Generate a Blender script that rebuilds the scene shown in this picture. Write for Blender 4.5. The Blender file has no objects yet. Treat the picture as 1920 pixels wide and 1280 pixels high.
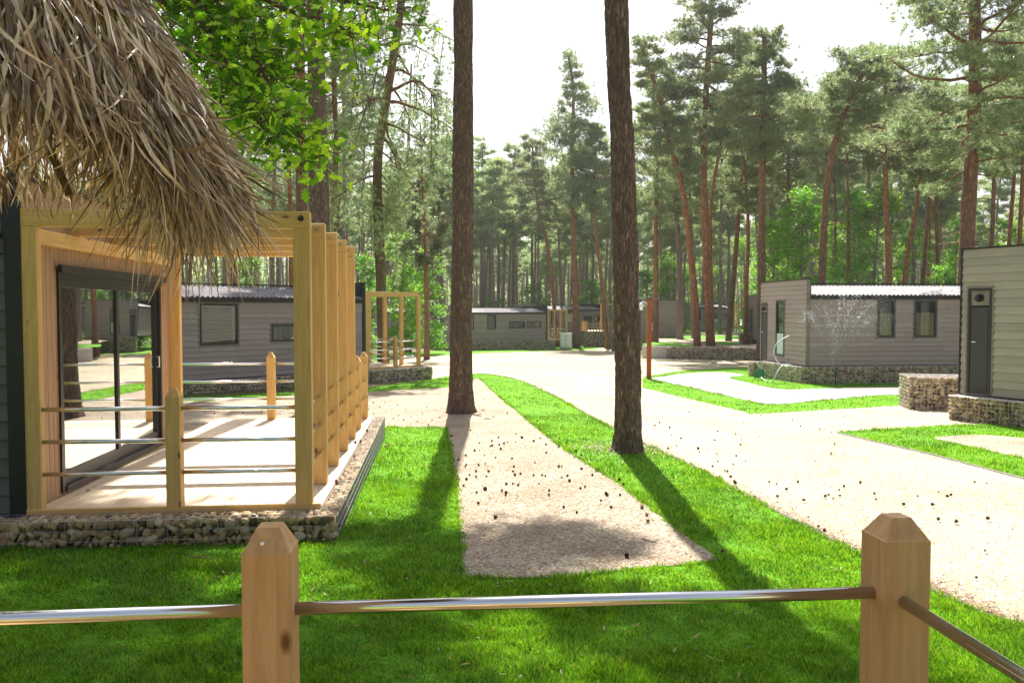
import bpy, math, random
import numpy as np
from mathutils import Vector, Matrix
from mathutils.geometry import tessellate_polygon

random.seed(7)
RNG = np.random.default_rng(11)
sc = bpy.context.scene
COL = sc.collection
R = math.radians

# ------------------------------------------------------------------ camera
F = 1520.0            # focal length in pixels of the 1920 px wide photograph
E = 1.95              # eye height above the lawn
PITCH = math.atan(59 / F)
cam_d = bpy.data.cameras.new('camera')
cam_d.sensor_width = 36.0
cam_d.lens = F / 1920 * 36.0
cam_d.clip_start = 0.05
cam_d.clip_end = 3000
cam = bpy.data.objects.new('camera', cam_d)
COL.objects.link(cam)
cam.location = (0, 0, E)
cam.rotation_euler = (math.pi / 2 - PITCH, 0, 0)
sc.camera = cam

# ------------------------------------------------------------------ sky, sun, exposure
SUN_EL, SUN_AZ = R(53), R(-1.2)       # azimuth measured from +Y towards +X
world = bpy.data.worlds.new('World')
sc.world = world
world.use_nodes = True
wn = world.node_tree
for n in list(wn.nodes):
    wn.nodes.remove(n)
wo = wn.nodes.new('ShaderNodeOutputWorld')
wb = wn.nodes.new('ShaderNodeBackground')
ws = wn.nodes.new('ShaderNodeTexSky')
ws.sky_type = 'NISHITA'
ws.sun_disc = False
ws.sun_elevation = SUN_EL
ws.sun_rotation = SUN_AZ
ws.air_density = 1.0
ws.dust_density = 4.0
ws.ozone_density = 1.0
wb.inputs['Strength'].default_value = 0.07
wh = wn.nodes.new('ShaderNodeHueSaturation')     # thin white cloud veil: less blue than a clear sky
wh.inputs['Saturation'].default_value = 0.6
wn.links.new(ws.outputs[0], wh.inputs['Color'])
wn.links.new(wh.outputs[0], wb.inputs[0])
wn.links.new(wb.outputs[0], wo.inputs[0])
sun_d = bpy.data.lights.new('sun', 'SUN')
sun_d.energy = 5.0
sun_d.angle = R(0.53)
sun_d.color = (1.0, 0.955, 0.87)
sun = bpy.data.objects.new('sun', sun_d)
COL.objects.link(sun)
sdir = Vector((math.sin(SUN_AZ) * math.cos(SUN_EL), math.cos(SUN_AZ) * math.cos(SUN_EL), math.sin(SUN_EL)))
sun.rotation_euler = sdir.to_track_quat('Z', 'Y').to_euler()
sun.location = (0, 0, 60)
sc.view_settings.view_transform = 'Standard'
sc.view_settings.look = 'None'
sc.view_settings.exposure = 1.42
sc.view_settings.gamma = 1.0
sc.cycles.max_bounces = 8
sc.cycles.transparent_max_bounces = 12

# ------------------------------------------------------------------ measuring helpers
CP, SP = math.cos(PITCH), math.sin(PITCH)
SLOPE = 0.022
def zg(Y):
    return -SLOPE * (Y - 6.5)
def ray(px, py):
    u, v = (px - 960) / F, (640 - py) / F
    return Vector((u, CP + v * SP, -SP + v * CP))
def AT(px, py, Y):
    d = ray(px, py); k = Y / d.y
    return Vector((d.x * k, Y, E + d.z * k))
def PZ(px, py, z):
    d = ray(px, py); k = (z - E) / d.z
    return Vector((d.x * k, d.y * k, z))
def G(px, py):
    d = ray(px, py)
    # E + d.z k = -S (d.y k - 6.5)
    k = (SLOPE * 6.5 - E) / (d.z + SLOPE * d.y)
    return Vector((d.x * k, d.y * k, E + d.z * k))
def GX(px, Y):
    """ground point in the column px at depth Y"""
    d = ray(px, 640)
    return Vector((d.x * Y / d.y, Y, zg(Y)))

# ------------------------------------------------------------------ materials
def newmat(name):
    m = bpy.data.materials.new(name); m.use_nodes = True
    nt = m.node_tree
    for n in list(nt.nodes):
        nt.nodes.remove(n)
    out = nt.nodes.new('ShaderNodeOutputMaterial')
    return m, nt, out
def N(nt, typ, **kw):
    n = nt.nodes.new(typ)
    for k, v in kw.items():
        if k in n.inputs:
            n.inputs[k].default_value = v
        else:
            setattr(n, k, v)
    return n
def ramp(nt, fac, stops):
    r = nt.nodes.new('ShaderNodeValToRGB')
    els = r.color_ramp.elements
    while len(els) < len(stops):
        els.new(0.5)
    for e, (p, c) in zip(els, stops):
        e.position = p; e.color = (c[0], c[1], c[2], 1)
    nt.links.new(fac, r.inputs[0])
    return r
def coords(nt, scale=(1, 1, 1), kind='Object'):
    tc = nt.nodes.new('ShaderNodeTexCoord')
    mp = nt.nodes.new('ShaderNodeMapping')
    mp.inputs['Scale'].default_value = scale
    nt.links.new(tc.outputs[kind], mp.inputs[0])
    return mp.outputs[0]
def noise(nt, vec, scale, detail=4, rough=0.6, dist=0.0):
    n = nt.nodes.new('ShaderNodeTexNoise')
    n.inputs['Scale'].default_value = scale
    n.inputs['Detail'].default_value = detail
    n.inputs['Roughness'].default_value = rough
    n.inputs['Distortion'].default_value = dist
    nt.links.new(vec, n.inputs['Vector'])
    return n.outputs[0]
def mixc(nt, fac, a, b, mode='MIX'):
    m = nt.nodes.new('ShaderNodeMix'); m.data_type = 'RGBA'; m.blend_type = mode
    for sock, v in ((m.inputs[0], fac), (m.inputs[6], a), (m.inputs[7], b)):
        if isinstance(v, bpy.types.NodeSocket):
            nt.links.new(v, sock)
        elif isinstance(v, (tuple, list)):
            sock.default_value = (v[0], v[1], v[2], 1)
        else:
            sock.default_value = v
    return m.outputs[2]
def mth(nt, op, a, b=0.0, c=0.0):
    m = nt.nodes.new('ShaderNodeMath'); m.operation = op
    for sock, v in zip(m.inputs, (a, b, c)):
        if isinstance(v, bpy.types.NodeSocket):
            nt.links.new(v, sock)
        else:
            sock.default_value = v
    return m.outputs[0]
def princ(nt, out, color, rough=0.7, spec=0.3, metal=0.0, bump=None, bstr=0.4, bdist=0.01):
    p = nt.nodes.new('ShaderNodeBsdfPrincipled')
    if isinstance(color, bpy.types.NodeSocket):
        nt.links.new(color, p.inputs['Base Color'])
    else:
        p.inputs['Base Color'].default_value = (*color, 1)
    if isinstance(rough, bpy.types.NodeSocket):
        nt.links.new(rough, p.inputs['Roughness'])
    else:
        p.inputs['Roughness'].default_value = rough
    p.inputs['Specular IOR Level'].default_value = spec
    p.inputs['Metallic'].default_value = metal
    if bump is not None:
        b = nt.nodes.new('ShaderNodeBump')
        b.inputs['Strength'].default_value = bstr
        b.inputs['Distance'].default_value = bdist
        nt.links.new(bump, b.inputs['Height'])
        nt.links.new(b.outputs[0], p.inputs['Normal'])
    nt.links.new(p.outputs[0], out.inputs[0])
    return p
def simple(name, c, rough=0.6, spec=0.3, metal=0.0, var=0.15, scale=6.0, bstr=0.1):
    m, nt, out = newmat(name)
    v = coords(nt)
    n = noise(nt, v, scale, 5)
    lo = tuple(x * (1 - var) for x in c); hi = tuple(min(1, x * (1 + var)) for x in c)
    r = ramp(nt, n, [(0.3, lo), (0.7, hi)])
    princ(nt, out, r.outputs[0], rough, spec, metal, n, bstr, 0.005)
    return m

def wood(name, axis, light=(0.74, 0.49, 0.19), dark=(0.56, 0.31, 0.105), knots=True, gs=38):
    m, nt, out = newmat(name)
    st = {'x': (0.06, 1, 1), 'y': (1, 0.06, 1), 'z': (1, 1, 0.06)}[axis]
    v = coords(nt, st)
    n1 = noise(nt, v, gs, 6, 0.6, 0.6)
    n2 = noise(nt, v, gs * 4, 3, 0.6)
    v3 = coords(nt)
    n3 = noise(nt, v3, 1.2, 2)
    c = ramp(nt, n1, [(0.32, dark), (0.5, tuple((a + b) / 2 for a, b in zip(light, dark))), (0.66, light)]).outputs[0]
    c = mixc(nt, 0.18, c, ramp(nt, n2, [(0.3, dark), (0.7, light)]).outputs[0])
    c = mixc(nt, ramp(nt, n3, [(0.35, (0, 0, 0)), (0.7, (.35, .35, .35))]).outputs[0], c, tuple(a * 0.72 for a in light))
    if knots:
        st2 = {'x': (0.45, 1, 1), 'y': (1, 0.45, 1), 'z': (1, 1, 0.45)}[axis]
        vv = nt.nodes.new('ShaderNodeTexVoronoi'); vv.inputs['Scale'].default_value = 6.5
        vv.inputs['Randomness'].default_value = 1.0
        nt.links.new(coords(nt, st2), vv.inputs['Vector'])
        k = ramp(nt, vv.outputs['Distance'], [(0.05, (1, 1, 1)), (0.13, (0, 0, 0))])
        c = mixc(nt, k.outputs[0], c, (0.16, 0.06, 0.02))
    princ(nt, out, c, 0.62, 0.25, 0, n1, 0.25, 0.003)
    return m

def siding(name, c):
    m, nt, out = newmat(name)
    v = coords(nt, (0.25, 0.25, 6))
    n1 = noise(nt, v, 14, 6, 0.7)
    n2 = noise(nt, coords(nt), 1.3, 4)
    g = nt.nodes.new('ShaderNodeNewGeometry')
    a = ramp(nt, n1, [(0.3, tuple(x * 0.78 for x in c)), (0.7, tuple(x * 1.22 for x in c))]).outputs[0]
    a = mixc(nt, ramp(nt, n2, [(0.4, (0, 0, 0)), (0.75, (.3, .3, .3))]).outputs[0], a, tuple(x * 0.7 for x in c))
    a = mixc(nt, 0.5, a, ramp(nt, g.outputs['Random Per Island'], [(0, tuple(x * .82 for x in c)), (1, tuple(x * 1.2 for x in c))]).outputs[0])
    princ(nt, out, a, 0.75, 0.25, 0, n1, 0.35, 0.004)
    return m

def leafmat(name, stops, trans=0.45, tcol=None, rough=0.5, gloss=0.0):
    """foliage: colour varies leaf by leaf; part of the light passes through"""
    m, nt, out = newmat(name)
    g = nt.nodes.new('ShaderNodeNewGeometry')
    c = ramp(nt, g.outputs['Random Per Island'], stops).outputs[0]
    oi = nt.nodes.new('ShaderNodeObjectInfo')
    hv = nt.nodes.new('ShaderNodeHueSaturation')
    nt.links.new(c, hv.inputs['Color'])
    nt.links.new(mth(nt, 'MULTIPLY_ADD', oi.outputs['Random'], 0.03, 0.485), hv.inputs['Hue'])
    nt.links.new(mth(nt, 'MULTIPLY_ADD', oi.outputs['Random'], 0.35, 0.82), hv.inputs['Value'])
    c = hv.outputs[0]
    p = nt.nodes.new('ShaderNodeBsdfPrincipled')
    p.inputs['Roughness'].default_value = rough
    p.inputs['Specular IOR Level'].default_value = 0.35
    nt.links.new(c, p.inputs['Base Color'])
    t = nt.nodes.new('ShaderNodeBsdfTranslucent')
    if tcol:
        nt.links.new(mixc(nt, 1.0, c, tcol, 'MULTIPLY'), t.inputs[0])
    else:
        nt.links.new(c, t.inputs[0])
    mx = nt.nodes.new('ShaderNodeMixShader'); mx.inputs[0].default_value = trans
    nt.links.new(p.outputs[0], mx.inputs[1]); nt.links.new(t.outputs[0], mx.inputs[2])
    nt.links.new(mx.outputs[0], out.inputs[0])
    return m

def barkmat(name, low, crack, high=None, z0=4.0, z1=9.0, scale=9.0, bstr=0.8, bd=0.03):
    m, nt, out = newmat(name)
    v = coords(nt, (1, 1, 0.22))
    n1 = noise(nt, v, scale, 8, 0.65, 0.9)
    vo = nt.nodes.new('ShaderNodeTexVoronoi'); vo.feature = 'DISTANCE_TO_EDGE'
    vo.inputs['Scale'].default_value = scale * 1.6
    vw = nt.nodes.new('ShaderNodeVectorMath'); vw.operation = 'ADD'
    nz = nt.nodes.new('ShaderNodeTexNoise'); nz.inputs['Scale'].default_value = scale * 1.3
    nt.links.new(v, nz.inputs['Vector'])
    sc_ = nt.nodes.new('ShaderNodeVectorMath'); sc_.operation = 'SCALE'; sc_.inputs['Scale'].default_value = 0.12
    nt.links.new(nz.outputs['Color'], sc_.inputs[0])
    nt.links.new(v, vw.inputs[0]); nt.links.new(sc_.outputs[0], vw.inputs[1])
    nt.links.new(vw.outputs[0], vo.inputs['Vector'])
    e1 = ramp(nt, vo.outputs['Distance'], [(0.0, (.35, .35, .35)), (0.3, (1, 1, 1))]).outputs[0]
    n4 = noise(nt, coords(nt, (1, 1, 0.12)), scale * 2.6, 6, 0.7, 0.5)
    rid = mth(nt, 'ABSOLUTE', mth(nt, 'MULTIPLY_ADD', n4, 2.0, -1.0))
    e2 = ramp(nt, rid, [(0.0, (.1, .1, .1)), (0.16, (1, 1, 1))]).outputs[0]
    edge = mth(nt, 'MULTIPLY', e1, e2)
    h = mth(nt, 'MULTIPLY', edge, n1)
    base = ramp(nt, n1, [(0.3, tuple(x * .6 for x in low)), (0.5, low), (0.72, tuple(min(1, x * 1.55) for x in low))]).outputs[0]
    if high:
        tc = nt.nodes.new('ShaderNodeTexCoord'); sx = nt.nodes.new('ShaderNodeSeparateXYZ')
        nt.links.new(tc.outputs['Object'], sx.inputs[0])
        big = noise(nt, coords(nt, (1, 1, .5)), 1.2, 3)
        zz = mth(nt, 'ADD', sx.outputs[2], mth(nt, 'MULTIPLY', mth(nt, 'SUBTRACT', big, 0.5), 5.0))
        f = mth(nt, 'DIVIDE', mth(nt, 'SUBTRACT', zz, z0), z1 - z0)
        f = ramp(nt, f, [(0.0, (0, 0, 0)), (1.0, (1, 1, 1))]).outputs[0]
        hi = ramp(nt, n1, [(0.3, tuple(x * .65 for x in high)), (0.7, tuple(min(1, x * 1.35) for x in high))]).outputs[0]
        base = mixc(nt, f, base, hi)
    c = mixc(nt, edge, crack, base)
    princ(nt, out, c, 0.9, 0.12, 0, h, bstr, bd)
    return m

M = {}
M['wood_z'] = wood('pine_timber_upright', 'z')
M['wood_x'] = wood('pine_timber_along_x', 'x')
M['wood_y'] = wood('pine_timber_along_y', 'y')
M['post_near'] = wood('weathered_pine_post', 'z', (0.60, 0.37, 0.175), (0.43, 0.235, 0.095), True, 30)
M['cladding'] = wood('larch_cladding', 'z', (0.52, 0.33, 0.20), (0.34, 0.19, 0.105), True, 34)
M['deck'] = wood('decking_timber', 'y', (0.72, 0.60, 0.45), (0.60, 0.46, 0.31), True, 26)
M['post_orange'] = wood('stained_orange_post', 'z', (0.42, 0.125, 0.035), (0.28, 0.07, 0.02), False, 30)
M['side_char'] = siding('charcoal_siding', (0.12, 0.118, 0.112))
M['side_grey'] = siding('mauve_grey_siding', (0.33, 0.275, 0.275))
M['side_brown'] = siding('brown_grey_siding', (0.38, 0.31, 0.28))
M['side_olive'] = siding('pale_olive_siding', (0.36, 0.335, 0.285))
M['black'] = simple('black_coated_metal', (0.012, 0.012, 0.014), 0.45, 0.4, 0, .2, 20, .05)
M['frame'] = simple('anthracite_window_frame', (0.028, 0.028, 0.032), 0.4, 0.4, 0, .2, 20, .05)
M['door'] = simple('anthracite_door_leaf', (0.045, 0.047, 0.045), 0.5, 0.35, 0, .15, 40, .1)
M['trim'] = simple('grey_timber_trim', (0.22, 0.19, 0.17), 0.7, 0.3, 0, .15, 8, .1)
M['white'] = simple('white_coated_metal', (0.84, 0.85, 0.85), 0.4, 0.4, 0, .06, 3, .03)
M['interior'] = simple('interior_board', (0.09, 0.07, 0.055), 0.8, 0.2)
M['curtain'] = simple('pale_grey_curtain', (0.6, 0.57, 0.50), 0.9, 0.1, 0, .1, 5, .05)
M['blind'] = simple('white_window_film', (0.55, 0.66, 0.64), 0.6, 0.3, 0, .05, 4, .02)
M['concrete'] = simple('pale_concrete', (0.45, 0.42, 0.38), 0.85, 0.2, 0, .15, 12, .3)
M['green_plastic'] = simple('green_plastic', (0.01, 0.17, 0.09), 0.35, 0.5, 0, .1, 5, .02)
M['hose'] = simple('pale_blue_hose', (0.55, 0.62, 0.68), 0.35, 0.5, 0, .1, 5, .02)
M['cone'] = simple('pine_cone_scales', (0.13, 0.06, 0.035), 0.8, 0.2, 0, .5, 60, .3)
M['twig'] = simple('dry_twig', (0.12, 0.075, 0.045), 0.85, 0.2, 0, .3, 30, .3)
M['wire'] = simple('galvanised_wire', (0.50, 0.51, 0.53), 0.4, 0.5, 0.6, .15, 30, .05)

def steel():
    m, nt, out = newmat('brushed_stainless_steel')
    v = coords(nt, (1, 1, 1))
    n = noise(nt, v, 9, 4)
    r = ramp(nt, n, [(0.3, (.14, .14, .14)), (0.75, (.24, .24, .24))]).outputs[0]
    princ(nt, out, (0.78, 0.78, 0.79), r, 0.5, 1.0, n, 0.02, 0.002)
    return m
M['steel'] = steel()

def glass(name, refl=0.8, tint=(0.75, 0.78, 0.78), k=2.9):
    m, nt, out = newmat(name)
    g = nt.nodes.new('ShaderNodeBsdfGlossy'); g.inputs['Roughness'].default_value = 0.012
    g.inputs['Color'].default_value = (0.95, 0.95, 0.95, 1)
    t = nt.nodes.new('ShaderNodeBsdfTransparent'); t.inputs[0].default_value = (*tint, 1)
    fr = nt.nodes.new('ShaderNodeFresnel'); fr.inputs['IOR'].default_value = 1.55
    f2 = mth(nt, 'MULTIPLY_ADD', fr.outputs[0], k, refl * 0.25)
    f2 = mth(nt, 'MINIMUM', f2, 0.9)
    bn = noise(nt, coords(nt), 1.6, 1)
    b = nt.nodes.new('ShaderNodeBump'); b.inputs['Strength'].default_value = 0.015; b.inputs['Distance'].default_value = 0.05
    nt.links.new(bn, b.inputs['Height']); nt.links.new(b.outputs[0], g.inputs['Normal'])
    mx = nt.nodes.new('ShaderNodeMixShader')
    nt.links.new(f2, mx.inputs[0]); nt.links.new(t.outputs[0], mx.inputs[1]); nt.links.new(g.outputs[0], mx.inputs[2])
    nt.links.new(mx.outputs[0], out.inputs[0])
    return m
M['glass'] = glass('door_glass')
M['pane'] = glass('window_glass', .08, (.8, .82, .82), 1.0)

def roofmat():
    m, nt, out = newmat('galvanised_roof_sheet')
    v = coords(nt)
    n = noise(nt, v, 2.2, 6, 0.7)
    n2 = noise(nt, coords(nt, (1, 3, 1)), 9, 6, 0.75)
    c = ramp(nt, n, [(0.35, (0.20, 0.215, 0.25)), (0.7, (0.34, 0.36, 0.40))]).outputs[0]
    deb = ramp(nt, n2, [(0.49, (0, 0, 0)), (0.56, (1, 1, 1))]).outputs[0]
    c = mixc(nt, deb, c, (0.16, 0.08, 0.045))
    p = princ(nt, out, c, 0.65, 0.12, 0.0, n2, 0.2, 0.01)
    return m
M['roof'] = roofmat()

def stonemat(name='flint_stones', cs=None):
    m, nt, out = newmat(name)
    g = nt.nodes.new('ShaderNodeNewGeometry')
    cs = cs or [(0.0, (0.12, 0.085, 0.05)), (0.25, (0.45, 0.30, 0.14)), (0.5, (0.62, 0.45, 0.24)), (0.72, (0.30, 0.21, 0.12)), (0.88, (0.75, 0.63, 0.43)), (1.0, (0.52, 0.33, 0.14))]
    c = ramp(nt, g.outputs['Random Per Island'], cs).outputs[0]
    n = noise(nt, coords(nt), 22, 5)
    c = mixc(nt, 0.6, c, ramp(nt, n, [(0.35, (.45, .42, .38)), (0.65, (1, 1, 1))]).outputs[0], 'MULTIPLY')
    princ(nt, out, c, 0.8, 0.3, 0, n, 0.5, 0.01)
    return m
M['stone'] = stonemat()
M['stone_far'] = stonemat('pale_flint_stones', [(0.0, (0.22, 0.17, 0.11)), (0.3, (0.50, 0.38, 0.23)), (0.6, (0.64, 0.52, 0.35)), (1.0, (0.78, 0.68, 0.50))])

def groundmat(name, stops, big=None, gscale=60, bstr=0.5, speck=None, rough=0.95):
    m, nt, out = newmat(name)
    v = coords(nt)
    n = noise(nt, v, gscale, 6, 0.75)
    c = ramp(nt, n, stops).outputs[0]
    if big:
        n2 = noise(nt, v, big[0], 5, 0.6)
        c = mixc(nt, ramp(nt, n2, [(big[1], (0, 0, 0)), (big[2], (1, 1, 1))]).outputs[0], c, big[3])
    if speck:
        vo = nt.nodes.new('ShaderNodeTexVoronoi'); vo.inputs['Scale'].default_value = speck[0]
        nt.links.new(v, vo.inputs['Vector'])
        sp = nt.nodes.new('ShaderNodeSeparateColor'); nt.links.new(vo.outputs['Color'], sp.inputs[0])
        k = ramp(nt, sp.outputs[0], [(speck[1], (0, 0, 0)), (speck[1] + .03, (1, 1, 1))]).outputs[0]
        c = mixc(nt, k, c, speck[2])
        k2 = ramp(nt, sp.outputs[1], [(0.85, (0, 0, 0)), (0.9, (.7, .7, .7))]).outputs[0]
        c = mixc(nt, k2, c, speck[3])
    princ(nt, out, c, rough, 0.12, 0, n, bstr, 0.02)
    return m
M['road'] = groundmat('pale_gravel_road', [(0.3, (0.20, 0.165, 0.105)), (0.5, (0.36, 0.315, 0.22)), (0.7, (0.48, 0.43, 0.32))], (0.55, .42, .62, (0.29, 0.235, 0.155)), 45, 0.35, (70, .93, (0.26, 0.17, 0.10), (0.75, 0.70, 0.62)))
M['bed'] = groundmat('bare_sandy_soil', [(0.3, (0.13, 0.10, 0.07)), (0.5, (0.32, 0.27, 0.20)), (0.7, (0.48, 0.42, 0.33))], (0.9, .42, .68, (0.23, 0.18, 0.125)), 38, 0.6, (55, .90, (0.16, 0.08, 0.04), (0.52, 0.47, 0.40)))
M['gravel'] = groundmat('grey_slate_chippings', [(0.3, (0.15, 0.145, 0.15)), (0.5, (0.29, 0.28, 0.29)), (0.7, (0.42, 0.405, 0.41))], (0.5, .45, .7, (0.27, 0.21, 0.165)), 40, 0.5)
M['floor'] = groundmat('forest_floor', [(0.3, (0.06, 0.05, 0.03)), (0.5, (0.13, 0.11, 0.06)), (0.7, (0.20, 0.16, 0.09))], (0.12, .45, .62, (0.10, 0.16, 0.035)), 8, 0.5)
M['turf'] = groundmat('turf', [(0.3, (0.045, 0.12, 0.012)), (0.5, (0.10, 0.27, 0.018)), (0.7, (0.2, 0.42, 0.03))], (0.7, .4, .7, (0.11, 0.27, 0.014)), 30, 0.8)
M['kerb'] = simple('steel_lawn_edging', (0.22, 0.20, 0.17), 0.7)
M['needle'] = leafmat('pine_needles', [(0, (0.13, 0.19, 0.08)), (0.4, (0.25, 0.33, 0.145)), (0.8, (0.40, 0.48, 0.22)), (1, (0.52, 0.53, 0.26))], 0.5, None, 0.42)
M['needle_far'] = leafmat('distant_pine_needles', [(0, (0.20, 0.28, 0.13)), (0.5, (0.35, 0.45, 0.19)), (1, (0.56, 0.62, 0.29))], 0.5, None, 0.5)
M['needle_dark'] = leafmat('dark_drooping_needles', [(0, (0.06, 0.09, 0.035)), (0.5, (0.12, 0.16, 0.06)), (1, (0.23, 0.23, 0.10))], 0.45, None, 0.42)
M['leaf'] = leafmat('bright_broad_leaves', [(0, (0.09, 0.24, 0.02)), (0.5, (0.19, 0.42, 0.03)), (1, (0.34, 0.58, 0.06))], 0.55, (1.0, 1.0, 0.55))
M['oak'] = leafmat('oak_leaves', [(0, (0.04, 0.12, 0.01)), (0.4, (0.14, 0.32, 0.02)), (0.7, (0.36, 0.60, 0.04)), (1, (0.55, 0.78, 0.07))], 0.68, (1.15, 1.1, 0.4), 0.4)
M['grass'] = leafmat('grass_blades', [(0, (0.035, 0.11, 0.012)), (0.45, (0.13, 0.32, 0.018)), (0.93, (0.34, 0.58, 0.05)), (0.97, (0.35, 0.33, 0.12)), (1, (0.35, 0.33, 0.12))], 0.45, (1.1, 1.0, 0.4), 0.4)
M['thatch'] = leafmat('dry_palm_leaf', [(0, (0.10, 0.058, 0.034)), (0.3, (0.25, 0.165, 0.10)), (0.6, (0.43, 0.305, 0.20)), (0.85, (0.60, 0.46, 0.32)), (1, (0.78, 0.66, 0.52))], 0.14, None, 0.42)
M['bark'] = barkmat('dark_furrowed_bark', (0.44, 0.315, 0.245), (0.095, 0.065, 0.05), None, 4, 9, 13, 1.0, 0.05)
M['bark_pine'] = barkmat('pine_bark_turning_orange', (0.25, 0.165, 0.12), (0.09, 0.055, 0.038), (0.55, 0.26, 0.13), 3.0, 10.0, 8, 0.6, 0.03)
M['bark_red'] = barkmat('orange_pine_bark', (0.36, 0.19, 0.115), (0.12, 0.06, 0.038), (0.62, 0.28, 0.13), 0.5, 5.0, 8, 0.6, 0.03)
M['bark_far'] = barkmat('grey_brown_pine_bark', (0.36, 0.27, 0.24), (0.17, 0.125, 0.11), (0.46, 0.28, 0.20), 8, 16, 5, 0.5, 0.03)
M['bark_moss'] = barkmat('mossy_bark', (0.22, 0.18, 0.09), (0.07, 0.055, 0.03), (0.45, 0.23, 0.12), 7, 11, 9, 0.6, 0.03)

# ------------------------------------------------------------------ object helpers
def tag(o, label=None, cat=None, group=None, kind=None):
    if label: o['label'] = label
    if cat: o['category'] = cat
    if group: o['group'] = group
    if kind: o['kind'] = kind
    return o
def thing(name, label, cat, loc=(0, 0, 0), rz=0.0, group=None):
    o = bpy.data.objects.new(name, None)
    o.empty_display_size = 0.3
    COL.objects.link(o)
    o.location = loc; o.rotation_euler = (0, 0, rz)
    return tag(o, label, cat, group)
def link(name, me, parent=None, loc=None):
    o = bpy.data.objects.new(name, me); COL.objects.link(o)
    if parent: o.parent = parent
    if loc is not None: o.location = loc
    return o
def copy_tree(o, parent=None):
    c = o.copy(); COL.objects.link(c)
    if parent: c.parent = parent
    for ch in list(o.children):
        copy_tree(ch, c)
    return c

class MB:
    def __init__(s):
        s.v = []; s.f = []
    def add(s, vs, fs):
        b = len(s.v)
        s.v.extend([tuple(v) for v in vs]); s.f.extend([tuple(i + b for i in f) for f in fs])
        return s
    def box(s, x0, x1, y0, y1, z0, z1):
        s.add([(x0, y0, z0), (x1, y0, z0), (x1, y1, z0), (x0, y1, z0), (x0, y0, z1), (x1, y0, z1), (x1, y1, z1), (x0, y1, z1)],
              [(0, 3, 2, 1), (4, 5, 6, 7), (0, 1, 5, 4), (1, 2, 6, 5), (2, 3, 7, 6), (3, 0, 4, 7)])
        return s
    def bbox(s, x0, x1, y0, y1, z0, z1, b=0.006):
        """box with every edge chamfered"""
        X, Y, Z = (x0, x1), (y0, y1), (z0, z1)
        vs = []; idx = {}
        for i in (0, 1):
            for j in (0, 1):
                for k in (0, 1):
                    sx, sy, sz = (1 if i == 0 else -1), (1 if j == 0 else -1), (1 if k == 0 else -1)
                    c = (X[i], Y[j], Z[k])
                    idx[(i, j, k, 0)] = len(vs); vs.append((c[0], c[1] + sy * b, c[2] + sz * b))
                    idx[(i, j, k, 1)] = len(vs); vs.append((c[0] + sx * b, c[1], c[2] + sz * b))
                    idx[(i, j, k, 2)] = len(vs); vs.append((c[0] + sx * b, c[1] + sy * b, c[2]))
        I = idx; fs = []
        cyc = [(0, 0), (1, 0), (1, 1), (0, 1)]
        for i in (0, 1):
            q = [I[(i, a, c, 0)] for a, c in cyc]; fs.append(q if i == 1 else q[::-1])
            q = [I[(a, i, c, 1)] for a, c in cyc]; fs.append(q[::-1] if i == 1 else q)
            q = [I[(a, c, i, 2)] for a, c in cyc]; fs.append(q if i == 1 else q[::-1])
        for a in (0, 1):
            for c in (0, 1):
                fs.append([I[(0, a, c, 1)], I[(1, a, c, 1)], I[(1, a, c, 2)], I[(0, a, c, 2)]])
                fs.append([I[(a, 0, c, 0)], I[(a, 1, c, 0)], I[(a, 1, c, 2)], I[(a, 0, c, 2)]])
                fs.append([I[(a, c, 0, 0)], I[(a, c, 1, 0)], I[(a, c, 1, 1)], I[(a, c, 0, 1)]])
        for i in (0, 1):
            for j in (0, 1):
                for k in (0, 1):
                    fs.append([I[(i, j, k, 0)], I[(i, j, k, 1)], I[(i, j, k, 2)]])
        s.add(vs, fs)
        return s
    def tube(s, path, rad, n=8, cap=True):
        path = [Vector(p) for p in path]
        if not hasattr(rad, '__len__'): rad = [rad] * len(path)
        t0 = (path[1] - path[0]).normalized()
        up = Vector((0, 0, 1)) if abs(t0.z) < 0.9 else Vector((1, 0, 0))
        a = t0.cross(up).normalized(); b = a.cross(t0).normalized()
        rings = []
        for i, p in enumerate(path):
            t = (path[min(i + 1, len(path) - 1)] - path[max(i - 1, 0)]).normalized()
            a = (a - t * a.dot(t)).normalized(); b = t.cross(a)
            rings.append([p + (a * math.cos(q) + b * math.sin(q)) * rad[i] for q in [2 * math.pi * k / n for k in range(n)]])
        vs = [v for r_ in rings for v in r_]
        fs = []
        for i in range(len(path) - 1):
            for k in range(n):
                fs.append((i * n + k, i * n + (k + 1) % n, (i + 1) * n + (k + 1) % n, (i + 1) * n + k))
        if cap:
            fs.append(tuple(range(n))[::-1]); fs.append(tuple((len(path) - 1) * n + k for k in range(n)))
        s.add(vs, fs)
        return s
    def build(s, name, mat, parent=None, smooth=False, recalc=True):
        me = bpy.data.meshes.new(name)
        me.from_pydata(s.v, [], s.f)
        me.materials.append(mat)
        if recalc:
            import bmesh
            bm = bmesh.new(); bm.from_mesh(me)
            bmesh.ops.recalc_face_normals(bm, faces=bm.faces)
            bm.to_mesh(me); bm.free()
        if smooth:
            me.polygons.foreach_set('use_smooth', [True] * len(me.polygons))
        return link(name, me, parent)

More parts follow.
